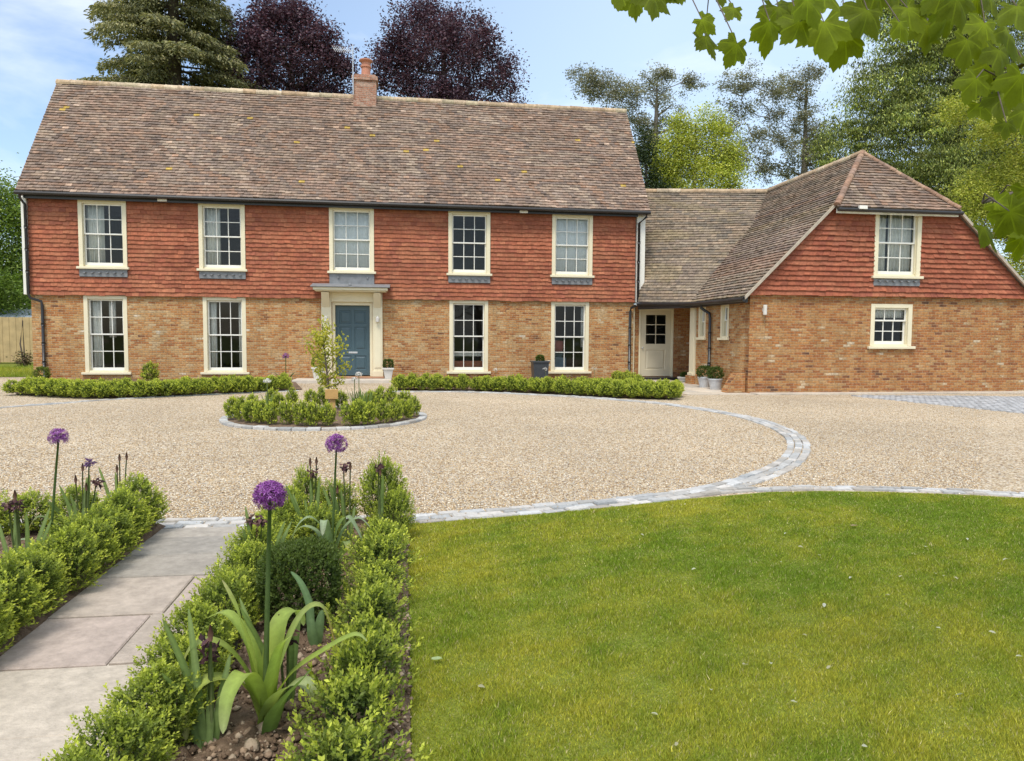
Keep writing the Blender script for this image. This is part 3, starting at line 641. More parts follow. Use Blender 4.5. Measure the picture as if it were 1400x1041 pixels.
# gutters and pipes
m = MB(); m.tube([(-11.2, 23.37, 5.535), (7.98, 23.37, 5.515)], 0.058, 10); m.build('gutter', MAT['black'], H)
m = MB(); m.box(-11.03, 7.6, 23.50, 23.54, 5.40, 5.57); m.box(-11.03, 7.6, 23.54, 23.70, 5.42, 5.45); m.build('fascia', MAT['black'], H)
def pipe(pts, r=0.042):
    m = MB(); m.tube(pts, r, 10)
    for a, b in zip(pts, pts[1:]):
        a, b = Vector(a), Vector(b)
        if abs(a.z - b.z) > 1.2:
            for k in range(1, 4):
                c = a.lerp(b, k / 4); m.tube([c + Vector((0, 0, .04)), c - Vector((0, 0, .04))], r * 1.25, 10)
    return m.build('downpipe', MAT['black'], H, smooth=True)
pipe([(-11.07, 23.38, 5.5), (-11.07, 23.38, 5.38), (-11.02, 23.56, 5.22), (-11.02, 23.58, 2.62), (-10.99, 23.6, 2.5), (-10.72, 23.68, 2.40), (-10.70, 23.69, 2.28), (-10.70, 23.69, 0.02)])
pipe([(7.85, 23.38, 5.5), (7.85, 23.38, 5.38), (7.66, 23.55, 5.2), (7.66, 23.57, 2.66), (7.64, 23.6, 2.5), (7.46, 23.66, 2.42), (7.44, 23.69, 2.3), (7.44, 23.69, 0.02)])
# security lights under the eaves
for (px, py, Y) in ((222, 273.5, 23.5), (716, 289.5, 23.5)):
    x, z = atY(px, py, Y); m = MB(); m.box(x - .13, x + .13, Y - 0.05, Y + .05, z - .05, z + .06); m.tube([(x, Y + .05, z), (x, 23.70, z)], .03, 8); m.build('security_light', MAT['white'], H, 0.01)

# ---- windows
def rotm(axis, at, u):                    # local x along the wall, local y inwards
    if axis == 'y': return Matrix.Translation((u, at, 0))
    return Matrix.Translation((at, u, 0)) @ Matrix.Rotation(R(-90), 4, 'Z')
def window(w, h, z0, xf, parent, rows=(2, 2), cols=3, apron=None, curtain=None, proud=0.07, jamb=0.115, sillw=0.06):
    """double-hung sash window; local x 0..w, y=0 the wall face"""
    y0, y1 = -proud, 0.14; z1 = z0 + h
    m = MB(); m.box(0, jamb, y0, y1, z0, z1); m.box(w - jamb, w, y0, y1, z0, z1); m.box(jamb, w - jamb, y0, y1, z1 - 0.10, z1)
    for a, b in ((jamb, jamb + 0.018), (w - jamb - 0.018, w - jamb)): m.box(a, b, y0 + 0.06, y0 + 0.085, z0 + 0.05, z1 - 0.10)
    fr = m.build('window', CR, parent, 0.006, xf=xf)
    m = MB(); m.box(-sillw, w + sillw, y0 - 0.07, -0.002, z0 - 0.075, z0 - 0.003); m.box(jamb + .001, w - jamb - .001, -0.004, y1 - .003, z0 - 0.06, z0 + 0.045); m.build('sill', CR, fr, 0.008, xf=xf)
    n = rows[0] + rows[1]; gx0, gx1 = jamb, w - jamb; gz0, gz1 = z0 + 0.045, z1 - 0.10
    st = 0.048; rail_t, rail_m, rail_b = 0.05, 0.042, 0.085
    ph = (gz1 - gz0 - rail_t - rail_m - rail_b) / n; zm = gz0 + rail_b + ph * rows[1] + rail_m / 2
    for k, (a, b, yy, rt, rb, nr) in enumerate(((zm - rail_m / 2, gz1, y0 + 0.088, rail_t, rail_m, rows[0]), (gz0, zm + rail_m / 2, y0 + 0.135, rail_m, rail_b, rows[1]))):
        s = MB(); ya, yb = yy, yy + 0.042
        s.box(gx0, gx0 + st, ya, yb, a, b); s.box(gx1 - st, gx1, ya, yb, a, b); s.box(gx0 + st, gx1 - st, ya, yb, b - rt, b); s.box(gx0 + st, gx1 - st, ya, yb, a, a + rb)
        cw = (gx1 - gx0 - 2 * st) / cols; bw_ = 0.012
        for c in range(1, cols): x = gx0 + st + c * cw; s.box(x - bw_, x + bw_, ya + 0.004, yb - .004, a + rb, b - rt)
        rh = (b - rt - a - rb) / nr
        for r_ in range(1, nr): z = a + rb + r_ * rh; s.box(gx0 + st, gx1 - st, ya + 0.0065, yb - .0065, z - bw_, z + bw_)
        if k == 1:
            for hx in (-.5, .5): pass
        s.build('sash', MAT['white'], fr, 0.004, xf=xf)
        g = MB(); g.box(gx0 + st - .005, gx1 - st + .005, ya + 0.022, ya + 0.026, a + rb - .005, b - rt + .005); g.build('glass', MAT['glass'], fr, xf=xf)
    if apron:
        l = MB(); l.box(0.0, w, -0.075, -0.068, z0 - apron, z0 - 0.08)
        if apron < 0.35:
            for k in range(6):
                x = w * (k + 0.75) / 6.5; l.prism([(x - .05, -0.076, z0 - apron + 0.13), (x + .05, -0.076, z0 - apron + 0.13), (x, -0.076, z0 - apron + 0.09)], (0, -0.05, 0))
        else:
            for k in (0.2, 0.85): l.lathe([(0.03, -.03), (0.03, .03)], (w * k, -0.085, z0 - 0.2), 8)
        l.build('lead_apron', MAT['lead'], fr, xf=xf)
    for cu in curtain or ():
        a, b, mt, za, zb = cu; c = MB(); xs = np.linspace(a, b, max(6, int((b - a) * 60))); vs = []
        amp = 0.03 if mt == 'curtain' else 0.002
        for z in (za, zb):
            vs += [(x, (0.215 if mt == 'curtain' else 0.165) + amp * math.sin(x * 55 + 0.7 * math.sin(x * 17)) + 0.004 * math.sin(z * 3), z) for x in xs]
        k = len(xs); c.add(vs, [(i, i + 1, k + i + 1, k + i) for i in range(k - 1)])
        o = c.build('curtain' if mt == 'curtain' else 'pale_panel', MAT[mt], fr, smooth=True, xf=xf)
        so = o.modifiers.new('solid', 'SOLIDIFY'); so.thickness = 0.008
    return fr
for i, (a, b, c, d) in enumerate(up_w):
    w = b - a
    cu = {0: [(0.12, 0.62, 'curtain', c, d)], 1: [(0.12, 0.58, 'curtain', c, d)], 2: [(0.10, w - .10, 'pale_panel', c + .02, d - .05)], 4: [(0.10, w - .10, 'pale_panel', c + .02, d - .05)]}.get(i)  # pale panels carry the reflections of two upper windows in their colour
    window(w, d - c, c, rotm('y', FY - 0.03, a), H, apron=0.40 if i == 2 else 0.30, curtain=cu)
for i, (a, b, c, d) in enumerate(lo_w):
    w = b - a
    cu = {0: [(0.12, 0.40, 'curtain', c, d), (0.62, 0.82, 'curtain', c + 1.05, d)], 1: [(0.12, 0.36, 'curtain', c, d), (w - .25, w - .12, 'curtain', c, d)], 3: [(w - .22, w - .12, 'curtain', c + .8, d)]}.get(i)
    window(w, d - c, c, rotm('y', FY, a), H, curtain=cu, proud=0.012, sillw=0.09)
# ---- front door, surround and canopy
m = MB(); m.box(DOOR[0] + .0, DOOR[0] + .09, FY + 0.02, FY + 0.30, 0.14, 2.50); m.box(DOOR[1] - .09, DOOR[1], FY + 0.02, FY + 0.30, 0.14, 2.50); m.box(DOOR[0] + .09, DOOR[1] - .09, FY + 0.02, FY + 0.30, 2.40, 2.50)
m.build('door_frame', CR, H, 0.006)
def panel_door(name, x0, x1, z0, z1, y, mat, panels, parent, glazed=None):
    m = MB(); us = sorted({x0, x1, *[p[0] for p in panels], *[p[1] for p in panels]}); zs = sorted({z0, z1, *[p[2] for p in panels], *[p[3] for p in panels]})
    for ua, ub in zip(us, us[1:]):
        for za, zb in zip(zs, zs[1:]):
            if not any(p[0] < (ua + ub) / 2 < p[1] and p[2] < (za + zb) / 2 < p[3] for p in panels): m.add([(ua, y, za), (ub, y, za), (ub, y, zb), (ua, y, zb)], [(0, 1, 2, 3)])
    for (a, b, c, d) in panels:
        if glazed and (a, b, c, d) in glazed: 
            for (p, q) in (((a, c), (b, c)), ((b, c), (b, d)), ((b, d), (a, d)), ((a, d), (a, c))): m.add([(p[0], y, p[1]), (q[0], y, q[1]), (q[0], y + .03, q[1]), (p[0], y + .03, p[1])], [(0, 1, 2, 3)])
            continue
        rings = [(0, 0), (0.012, 0.022), (0.035, 0.022), (0.075, 0.006)]; vs = []
        for o_, dd in rings: vs += [(a + o_, y + dd, c + o_), (b - o_, y + dd, c + o_), (b - o_, y + dd, d - o_), (a + o_, y + dd, d - o_)]
        m.add(vs, [(r_ * 4 + k, r_ * 4 + (k + 1) % 4, r_ * 4 + 4 + (k + 1) % 4, r_ * 4 + 4 + k) for r_ in range(3) for k in range(4)] + [(12, 13, 14, 15)])
    m.box(x0, x1, y + 0.045, y + 0.055, z0, z1) if not glazed else None
    return m.build(name, mat, parent)
dx0, dx1 = DOOR[0] + .09, DOOR[1] - .09; mid = (dx0 + dx1) / 2
pn = []
for a, b in ((dx0 + .12, mid - .05), (mid + .05, dx1 - .12)): pn += [(a, b, 1.82, 2.24), (a, b, 0.98, 1.72), (a, b, 0.34, 0.80)]
dr = panel_door('door', dx0, dx1, 0.17, 2.40, FY + 0.20, MAT['bluegrey'], pn, H)
m = MB(); m.lathe([(0.02, 0), (0.035, 0.01), (0.035, 0.03), (0.01, .035)], (0, 0, 0), 14); m.build('handle', MAT['metal'], dr, xf=Matrix.Translation((dx0 + 0.07, FY + 0.20, 1.05)) @ Matrix.Rotation(R(90), 4, 'X'))
m = MB(); m.box(mid - .14, mid + .14, FY + .188, FY + .1985, .87, .925); m.build('letter_plate', MAT['metal'], dr, 0.004)
for a, b in ((-2.60, -2.29), (-1.01, -0.71)):
    m = MB(); m.box(a, b, FY - 0.10, FY - 0.002, 0.14, 2.80); m.box(a - .02, b + .02, FY - 0.125, FY - 0.004, 0.14, 0.32); m.box(a + .05, b - .05, FY - .118, FY - .1005, 0.42, 2.05)
    m.prism([(a + .04, FY - .101, 2.32), (a + .04, FY - .5, 2.78), (a + .04, FY - .101, 2.78)], (b - a - .08, 0, 0))
    m.build('pilaster', CR, H, 0.006)
m = MB(); m.box(-2.288, -1.012, FY - 0.09, FY - 0.003, 2.501, 2.80); m.build('entablature', CR, H, 0.006)
m = MB(); m.box(-2.74, -0.58, FY - 0.55, FY - 0.002, 2.803, 2.835); m.box(-2.79, -0.53, FY - 0.61, FY - 0.003, 2.838, 2.925)
cn = m.build('canopy', CR, H, 0.01)
m = MB(); m.prism([(-2.86, FY - .67, 2.928), (-2.86, FY - .67, 2.955), (-2.86, FY - .07, 3.07), (-2.86, FY - .07, 2.928)], (2.40, 0, 0)); m.lathe([(.05, 0), (.05, .03), (.02, .06)], (-1.68, FY - .5, 2.99), 10); m.build('lead_roof', MAT['lead'], cn, 0.006)
for x in (-2.45, -0.86):
    m = MB(); m.box(x - .04, x + .04, FY - .135, FY - .119, 1.88, 2.02); m.lathe([(.03, 0), (.06, .02), (.06, .14), (.035, .17), (.02, .2)], (x, FY - .20, 1.86), 12); m.build('wall_lamp', MAT['stonepot'], H, 0.004)
m = MB(); m.box(-3.35, -0.42, 22.55, FY - .16, -0.02, 0.10); m.build('step', MAT['stone'], H, 0.012)
m = MB(); m.box(-2.65, -0.66, FY - 0.5, FY + 0.24, 0.103, 0.138); m.build('threshold', plain('brick_red_sill', (0.36, 0.19, 0.11), 0.85, 0.2, 12), H, 0.006)
MAT['mat_dark'] = MAT['black']

# ---- side wing and link
WY, WX = 17.85, 8.80
nwin = [(19.08, 19.60, 1.45, 2.43), (20.64, 21.16, 1.45, 2.41)]
wall('brick_wall', BK, H, 'x', WX, WY + .25, 21.35, -0.1, 2.58, nwin)
gl = (12.20, 13.40, 1.25, 2.36); gu = (12.18, 13.52, 3.10, 4.86)
wall('brick_wall', BK2, H, 'y', WY, WX, 17.1, -0.1, 2.57, [gl])
wall('brick_wall', BK2, H, 'x', 16.85, WY + .25, 26, -0.1, 2.5)
m = MB(); gy = WY + .005
def gx(z): return 8.62 + (z - 2.5) / 1.01
# gable backing in pieces around the window
GT = 4.86
for poly in ([(gx(2.57) + .1, 2.573), (gu[0], 2.573), (gu[0], GT), (gx(GT) + .1, GT)], [(gu[1], 2.573), (16.85, 2.573), (14.38, GT), (gu[1], GT)], [(gu[0] + .001, 2.573), (gu[1] - .001, 2.573), (gu[1] - .001, gu[2]), (gu[0] + .001, gu[2])]):
    m.prism([(x, gy, z) for x, z in poly], (0, 0.2, 0))
m.build('upper_wall', MAT['dark'], H)
tiled('tile_hanging', MAT['tile'], H, [(gx(2.55) + .05, WY - .05, 2.55), (gx(4.9) + .06, WY - .03, 4.9)], [(16.93, WY - .05, 2.55), (14.42, WY - .03, 4.9)], 0.128, 0.19, [tuple(v * k for v, k in zip(c, (.93, .88, .9))) for c in RED], (0, -1, 0), [(gu[0] + .012, gu[1] - .012, gu[2] - .28, 9)], 14, 0.056, 0.2)
m = MB(); m.box(8.9, 16.8, WY - .05, WY + .004, 2.555, 2.571); m.build('tilting_fillet', MAT['black'], H)
w = gu[1] - gu[0]; window(w, gu[3] - gu[2], gu[2], rotm('y', WY - .02, gu[0]), H, apron=0.26, curtain=[(0.12, 0.50, 'curtain', gu[2], gu[3]), (0.56, w - .12, 'curtain', gu[2], gu[3])])
window(gl[1] - gl[0], gl[3] - gl[2], gl[2], rotm('y', WY, gl[0]), H, rows=(1, 2), curtain=[(0.11, 1.09, 'curtain', 2.0, 2.36)], proud=0.012, sillw=0.08)
for a, b, c, d in nwin: window(b - a, d - c, c, rotm('x', WX, b), H, rows=(1, 1), cols=1, proud=0.012, jamb=0.085, sillw=0.05, curtain=[(0.06, b - a - .06, 'pale_panel', c, d)])
m = MB(); m.box(9.3, 16.6, 20.9, 21.0, 0.02, 2.45); m.box(9.1, 16.8, 18.2, 21.0, 2.50, 2.54); m.box(10.9, 14.6, 20.2, 20.3, 2.56, 4.8); m.build('inner_wall', MAT['dark'], H)
# porch: post on a brick plinth, back wall and cream door
m = MB(); m.box(8.74, 8.97, 21.37, 21.72, 0.275, 2.50); m.box(8.70, 9.0, 21.36, 21.75, 0.275, 0.36); m.build('post', CR, H, 0.008)
m = MB(); m.box(8.66, 9.02, 21.353, 21.80, -0.05, 0.27); m.build('plinth', BK2, H, 0.006)
CD = (7.84, 9.06, 0.10, 2.42)
wall('brick_wall', BK2, H, 'y', 23.95, 7.585, 9.75, -0.1, 2.55, [CD])
wall('brick_wall', BK2, H, 'x', 9.72, 21.6, 23.94, -0.1, 2.55)
m = MB(); m.box(7.585, 7.66, 23.86, 23.945, 0.05, 2.50); m.box(7.84, 7.90, 23.93, 24.1, 0.1, 2.42); m.box(9.0, 9.06, 23.93, 24.1, 0.1, 2.42); m.box(7.90, 9.0, 23.93, 24.1, 2.35, 2.42); m.build('door_frame', CR, H, 0.006)
gp = (8.10, 8.80, 1.22, 2.20)
bd = panel_door('door', 7.90, 9.0, 0.12, 2.35, 23.99, MAT['creamdoor'], [gp, (8.10, 8.80, 0.34, 1.02)], H, glazed=[gp])
m = MB(); m.box(8.10, 8.80, 24.012, 24.016, 1.22, 2.20); m.build('glass', MAT['glass'], bd)
m = MB(); m.box(8.437, 8.463, 23.995, 24.03, 1.22, 2.20)
for z in (1.54, 1.87): m.box(8.10, 8.80, 23.998, 24.027, z - .013, z + .013)
m.build('glazing_bar', MAT['creamdoor'], bd)
m = MB(); m.lathe([(0.02, 0), (0.028, .01), (.028, .05), (0.01, .055)], (0, 0, 0), 12); m.build('handle', MAT['metal'], bd, xf=Matrix.Translation((7.98, 23.985, 1.08)) @ Matrix.Rotation(R(90), 4, 'X'))
m = MB(); m.box(7.6, 12.5, 26.0, 26.1, 0, 2.5); m.box(11.5, 11.6, 24.2, 25.99, 0, 2.5); m.box(7.6, 12.5, 24.2, 26.1, 2.51, 2.55); m.build('inner_wall', MAT['dark'], H)
m = MB(); m.box(7.75, 9.15, 23.55, 23.98, 0.0, 0.095); m.build('threshold', MAT['black'], H, 0.008)
m = MB(); m.prism([(7.6, 23.55, 2.50), (8.62, 21.35, 2.50), (9.74, 21.35, 2.50), (9.74, 23.94, 2.50), (7.6, 23.94, 2.50)], (0, 0, 0.025)); m.build('soffit', MAT['white'], H)
# roofs of the link and the wing
sl = 1.01
def SZ(x): return 2.50 + sl * (x - 8.58)
APEX = (12.65, 19.15, SZ(12.65))
VAL = [(8.58, 21.3, 2.50), (11.2, 22.6, SZ(11.2)), (12.46, 24.3, SZ(12.46))]
S1A = [(7.66, 23.45, 2.60, 0.0), (7.93, 26.5, 6.84, 1.0)]
S1B = [(*VAL[0], 0.0), (*VAL[1], 0.66), (12.62, 24.45, SZ(12.6), 1.0)]
S2A = [(8.58, 17.66, 2.50), (10.99, 17.66, SZ(10.99)), APEX]
S2B = VAL + [(12.65, 24.5, SZ(12.65))]
e = 0.03
m = MB()
m.add([(x, y + e, z - e) for x, y, z in (S2A[0], S2A[1], APEX, S2B[3], S2B[2], S2B[1], S2B[0])], [tuple(range(7))])
L1 = [poly_at(S1A, t / 8) for t in range(9)]; L2 = [poly_at(S1B, t / 8) for t in range(9)]
m.add([p + Vector((0, e, -e)) for p in L1] + [p + Vector((0, e, -e)) for p in L2], [(i, i + 1, 10 + i, 9 + i) for i in range(8)])
HE = [(10.93, 17.54, 4.80), (14.46, 17.54, 4.80)]
m.add([(HE[0][0], HE[0][1] + .03, HE[0][2] - .02), (HE[1][0], HE[1][1] + .03, HE[1][2] - .02), (APEX[0], APEX[1], APEX[2] - .03)], [(0, 1, 2)])
ER = (17.02, 17.66, 2.52)
m.add([(14.46, 17.66, 4.86), ER, (17.02, 26, 2.52), (12.65, 26, APEX[2] - .03), (APEX[0], APEX[1], APEX[2] - .03)], [(0, 1, 2, 3, 4)])
m.add([(12.65, 24.45, 6.5), (7.93, 26.5, 6.8), (7.93, 29.5, 3.0), (12.65, 29.5, 3.0)], [(0, 1, 2, 3)])
wroof = m.build('roof', MAT['rooftile'], H); solid_col(wroof, (0.15, 0.125, 0.095))
so = wroof.modifiers.new('solid', 'SOLIDIFY'); so.thickness = 0.05; so.offset = 0
tiled('roof_tiles', MAT['rooftile'], wroof, S1A, S1B, 0.118, 0.185, ROOF2, (0, -0.8, 0.6), (), 31, 0.042, 0.45, wave=0.012)
tiled('roof_tiles', MAT['rooftile'], wroof, S2A, S2B, 0.118, 0.185, ROOF + ROOF2, (-sl, 0, 1), (), 32, 0.042, 0.45, wave=0.01)
tiled('roof_tiles', MAT['rooftile'], wroof, [HE[0], APEX], [HE[1], APEX], 0.118, 0.185, ROOF, (0, -1.68, 1.5), (), 33, 0.042, 0.45)
tiled('roof_tiles', MAT['rooftile'], wroof, [(17.02, 18.6, 2.52), (17.02 - (APEX[2] - 2.52) / .93, 19.2, APEX[2])], [(17.02, 17.66, 2.52), (14.46, 17.66, 4.90), APEX], 0.118, 0.185, ROOF, (0.93, 0, 1), (), 34, 0.034, 0.5)
HIPC = [(0.33, 0.20, 0.135), (0.29, 0.175, 0.12), (0.36, 0.235, 0.16), (0.27, 0.18, 0.135)]
caps('hip_tiles', (10.95, 17.56, 4.86), (APEX[0], APEX[1], APEX[2] + .01), 17, 0.075, HIPC, wroof, 3)
caps('hip_tiles', (14.44, 17.56, 4.86), (APEX[0], APEX[1], APEX[2] + .01), 17, 0.07, HIPC, wroof, 4)
caps('ridge_tiles', (12.65, 19.1, APEX[2] - .03), (12.65, 25.2, APEX[2] - .03), 14, 0.11, RIDGE, wroof, 5)
caps('ridge_tiles', (7.93, 26.5, 6.80), (12.62, 24.45, SZ(12.62) - .03), 12, 0.11, RIDGE, wroof, 6)
m = MB()
m.prism([(8.56, 17.62, 2.42), (8.56, 17.62, 2.51), (10.97, 17.62, 4.93), (10.97, 17.62, 4.84)], (0, 0.06, 0))
m.prism([(17.04, 17.62, 2.44), (17.04, 17.62, 2.53), (14.44, 17.62, 4.93), (14.44, 17.62, 4.84)], (0, 0.06, 0))
m.build('verge', vg.data.materials[0], wroof)
m = MB(); m.tube([(10.95, 17.50, 4.74), (14.48, 17.50, 4.74)], 0.05, 8); m.build('gutter', MAT['black'], H)
m = MB(); m.box(10.98, 14.44, 17.60, 17.64, 4.66, 4.80); m.build('fascia', MAT['white'], H)
m = MB(); m.tube([(8.55, 17.66, 2.42), (8.53, 19.5, 2.43), (8.53, 20.9, 2.45), (8.42, 21.7, 2.47), (8.05, 22.5, 2.50), (7.72, 23.1, 2.53), (7.62, 23.45, 2.54)], 0.058, 10); m.build('gutter', MAT['black'], H, smooth=True)
m = MB(); m.box(8.60, 8.66, 17.70, 21.2, 2.34, 2.49); m.prism([(8.60, 21.2, 2.34), (8.66, 21.2, 2.34), (7.72, 23.5, 2.36), (7.64, 23.5, 2.36)], (0, 0, 0.15)); m.build('fascia', MAT['black'], H)
pipe([(8.53, 20.35, 2.42), (8.53, 20.35, 2.30), (8.72, 20.2, 2.14), (8.72, 20.15, 2.0), (8.72, 20.15, 0.25)])
x, z = atY(1178, 284, 17.5); m = MB(); m.box(x - .1, x + .12, 17.42, 17.50, z - .05, z + .04); m.tube([(x, 17.5, z), (x, 17.62, z + .03)], .02, 6); m.build('security_light', MAT['white'], H, 0.008)
x, z = atY(1046, 424, 17.75); m = MB(); m.lathe([(.02, -.13), (.05, -.12), (.05, .12), (.02, .13)], (x, 17.75, z), 12); m.box(x - .03, x + .03, 17.80, 17.849, z - .04, z + .04); m.build('wall_lamp', MAT['stonepot'], H)

# ------------------------------------------------------------------ things inside, seen through the panes
m = MB(); m.box(1.45, 2.66, 24.15, 24.75, 0.07, 0.62); ws = m.build('bench', MAT['red'], None, 0.01); tag(ws, 'red brown bench with pale top seen through the lower window beside the door', 'bench')
m = MB(); m.box(1.42, 2.69, 24.12, 24.8, 0.78, 0.92); m.box(1.5, 1.58, 24.2, 24.28, .62, .78); m.box(2.5, 2.58, 24.2, 24.28, .62, .78); m.build('bench_top', MAT['white'], ws, 0.01)
ar = empty('armchair', (5.15, 24.6, 0.06), 'blue armchair with a pink cushion seen through the lower window near the downpipe', 'armchair')
m = MB(); m.box(4.9, 5.42, 24.3, 24.9, 0.1, 0.75); m.box(4.9, 5.42, 24.82, 24.95, 0.75, 1.1); m.build('seat', MAT['bluecloth'], ar, 0.05)
m = MB(); m.lathe([(.05, -.2), (.2, -.17), (.25, 0), (.2, .17), (.05, .2)], (5.15, 24.6, 1.12), 16); m.build('cushion', MAT['pink'], ar, smooth=True)

# ------------------------------------------------------------------ plants
def unit(v): return v / np.maximum(np.linalg.norm(v, axis=-1, keepdims=True), 1e-9)
def leafquads(C, D, Nn, L, Wd, fold=0.15):
    D = unit(D); S_ = unit(np.cross(D, Nn)); U = np.cross(S_, D); L = np.asarray(L).reshape(-1, 1); Wd = np.asarray(Wd).reshape(-1, 1)
    V = np.stack([C, C + D * L * .5 + S_ * Wd * .5 + U * Wd * fold, C + D * L, C + D * L * .5 - S_ * Wd * .5 + U * Wd * fold], 1)
    return V.reshape(-1, 3)
def leafmesh(name, V, cols, mat):
    n = len(V) // 4; return mesh_np(name, V, np.arange(4 * n).reshape(n, 4), mat, np.repeat(cols, 4, 0))
def rdir(r, n): return unit(r.normal(size=(n, 3)))
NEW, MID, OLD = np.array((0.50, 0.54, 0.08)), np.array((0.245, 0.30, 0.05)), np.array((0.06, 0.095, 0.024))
def shrub_foliage(seed, rad, h, sprigs, per, ll, lw, inner=0.45, newness=1.0, z0=0.04, loose=0.16, sl=0.075, low=-.7):
    r = np.random.default_rng(seed); d = rdir(r, sprigs); d[:, 2] = np.where(d[:, 2] < low, -d[:, 2], d[:, 2])
    ph = r.uniform(0, 6.28, 6); lump = 1 + loose * (np.sin(d[:, 0] * 4 + ph[0]) + np.sin(d[:, 1] * 4.5 + ph[1]) + np.sin(d[:, 2] * 5 + ph[2])) / 1.6
    f = (inner + (1 - inner) * np.sqrt(r.random(sprigs))); stray = r.random(sprigs) < 0.08; f = np.where(stray, f * 1.12, f)
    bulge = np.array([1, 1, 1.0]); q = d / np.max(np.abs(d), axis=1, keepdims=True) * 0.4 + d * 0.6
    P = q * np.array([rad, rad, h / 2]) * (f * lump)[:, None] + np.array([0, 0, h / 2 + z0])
    sd_ = unit(d * np.array([.7, .7, .5]) + np.array([0, 0, .75]) + r.normal(size=(sprigs, 3)) * .35)
    Ls = sl * r.uniform(.6, 1.3, sprigs); t = np.linspace(0.05, 1, per)
    C = (P[:, None] + sd_[:, None] * (t[None, :, None] - .5) * Ls[:, None, None]).reshape(-1, 3)
    A = unit(np.cross(sd_, r.normal(size=(sprigs, 3)))); B = np.cross(sd_, A)
    an = (np.arange(per) * 2.4)[None, :] + r.uniform(0, 6.28, (sprigs, 1))
    side = A[:, None] * np.cos(an)[..., None] + B[:, None] * np.sin(an)[..., None]
    D = (side * (1.0 - 0.55 * t)[None, :, None] + sd_[:, None] * (0.45 + 0.6 * t)[None, :, None]).reshape(-1, 3) + r.normal(size=(sprigs * per, 3)) * .15
    Nn = np.repeat(sd_, per, 0) + r.normal(size=(sprigs * per, 3)) * .3
    n = sprigs * per; V = leafquads(C, D, Nn, ll * r.uniform(.7, 1.25, n), lw * r.uniform(.75, 1.2, n), .12)
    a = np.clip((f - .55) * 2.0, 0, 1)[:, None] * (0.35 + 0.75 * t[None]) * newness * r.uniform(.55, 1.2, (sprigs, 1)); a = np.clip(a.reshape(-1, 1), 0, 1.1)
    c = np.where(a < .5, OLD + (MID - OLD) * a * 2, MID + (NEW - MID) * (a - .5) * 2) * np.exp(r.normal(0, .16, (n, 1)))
    V[:, 2] = np.maximum(V[:, 2], 0.01)
    return V, c
def stems_mb(seed, rad, h, n=9):
    r = random.Random(seed); m = MB()
    for k in range(n):
        a, q = r.uniform(0, 6.28), r.uniform(.3, .75); m.tube([(0.015 * math.cos(a), .015 * math.sin(a), -.02), (rad * q * .5 * math.cos(a), rad * q * .5 * math.sin(a), h * .3), (rad * q * math.cos(a), rad * q * math.sin(a), h * r.uniform(.6, .85))], [.006, .005, .002], 5)
    return m
def copies(name, protos, spots, label, cat, group, rnd):
    """one object per plant; the plants of a row share their meshes"""
    for k, (x, y, z, sc, sz) in enumerate(spots):
        fo, st = protos[rnd.randrange(len(protos))]
        rot = rnd.uniform(0, 6.28)
        if st is None:
            o = bpy.data.objects.new(name, fo); COL.objects.link(o)
        else:
            o = bpy.data.objects.new(name, None); COL.objects.link(o)
            for nm, me in (('foliage', fo), ('stem', st)):
                c = bpy.data.objects.new(nm, me); COL.objects.link(c); c.parent = o
        o.location = (x, y, z); o.rotation_euler = (0, 0, rot); o.scale = (sc, sc, sz)
        tag(o, label, cat, group)
def proto(seed, *a, stem=True, **k):
    V, c = shrub_foliage(seed, *a, **k); fo = leafmesh('foliage', V, c, MAT['leaf'])
    if not stem: return (fo, None)
    o = stems_mb(seed, a[0], a[1]).build('stem', MAT['bark']); me = o.data; bpy.data.objects.remove(o); return (fo, me)
rnd = random.Random(12)
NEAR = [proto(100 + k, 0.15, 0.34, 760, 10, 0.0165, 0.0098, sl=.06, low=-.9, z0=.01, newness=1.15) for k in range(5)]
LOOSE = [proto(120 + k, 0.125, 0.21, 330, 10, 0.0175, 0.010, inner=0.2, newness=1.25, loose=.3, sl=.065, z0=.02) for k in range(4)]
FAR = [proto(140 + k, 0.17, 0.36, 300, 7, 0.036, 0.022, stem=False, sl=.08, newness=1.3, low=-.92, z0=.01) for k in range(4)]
G = 'box plants edging the stone path'
sp = [(-1.87 + rnd.uniform(-.03, .03), y_, 0.04, rnd.uniform(1.02, 1.16), rnd.uniform(.82, .98)) for y_ in np.arange(2.7, 5.55, .31)]
copies('box_shrub', NEAR, sp, 'bushy box plant in the row along the left edge of the stone path', 'shrub', 'box row along the left edge of the path', rnd)
sp = [(x_, 5.5, 0.04, rnd.uniform(1.0, 1.15), rnd.uniform(.72, .86)) for x_ in (-2.3, -2.62, -2.95)] + [(-3.05, y_, 0.04, 1.1, .85) for y_ in (5.15, 4.8, 4.45, 4.1, 3.75)]
copies('box_shrub', NEAR, sp, 'box plant at the far end and outer side of the bed left of the path', 'shrub', 'box plants closing the left bed', rnd)
sp = [(-0.84 + rnd.uniform(-.025, .025), y_, 0.04, rnd.uniform(.8, .98), rnd.uniform(.66, .84) + (y_ - 2) * .03) for y_ in np.arange(2.0, 5.45, .275)]
copies('box_shrub', NEAR, sp, 'box plant in the row overhanging the right edge of the stone path', 'shrub', 'box row along the right edge of the path', rnd)
sp = [(-0.17 + rnd.uniform(-.025, .025), y_, 0.04, rnd.uniform(.95, 1.2), rnd.uniform(.85, 1.15)) for y_ in np.arange(2.15, 4.95, .29)]
copies('box_shrub', LOOSE, sp, 'low loose box plant in the row beside the lawn edge', 'shrub', 'young box row along the lawn edge', rnd)
copies('box_shrub', [NEAR[1]], [(-0.17, 5.42, .04, 1.0, 1.32)], 'tall upright box plant at the lawn corner of the bed near the kerb', 'shrub', None, rnd)
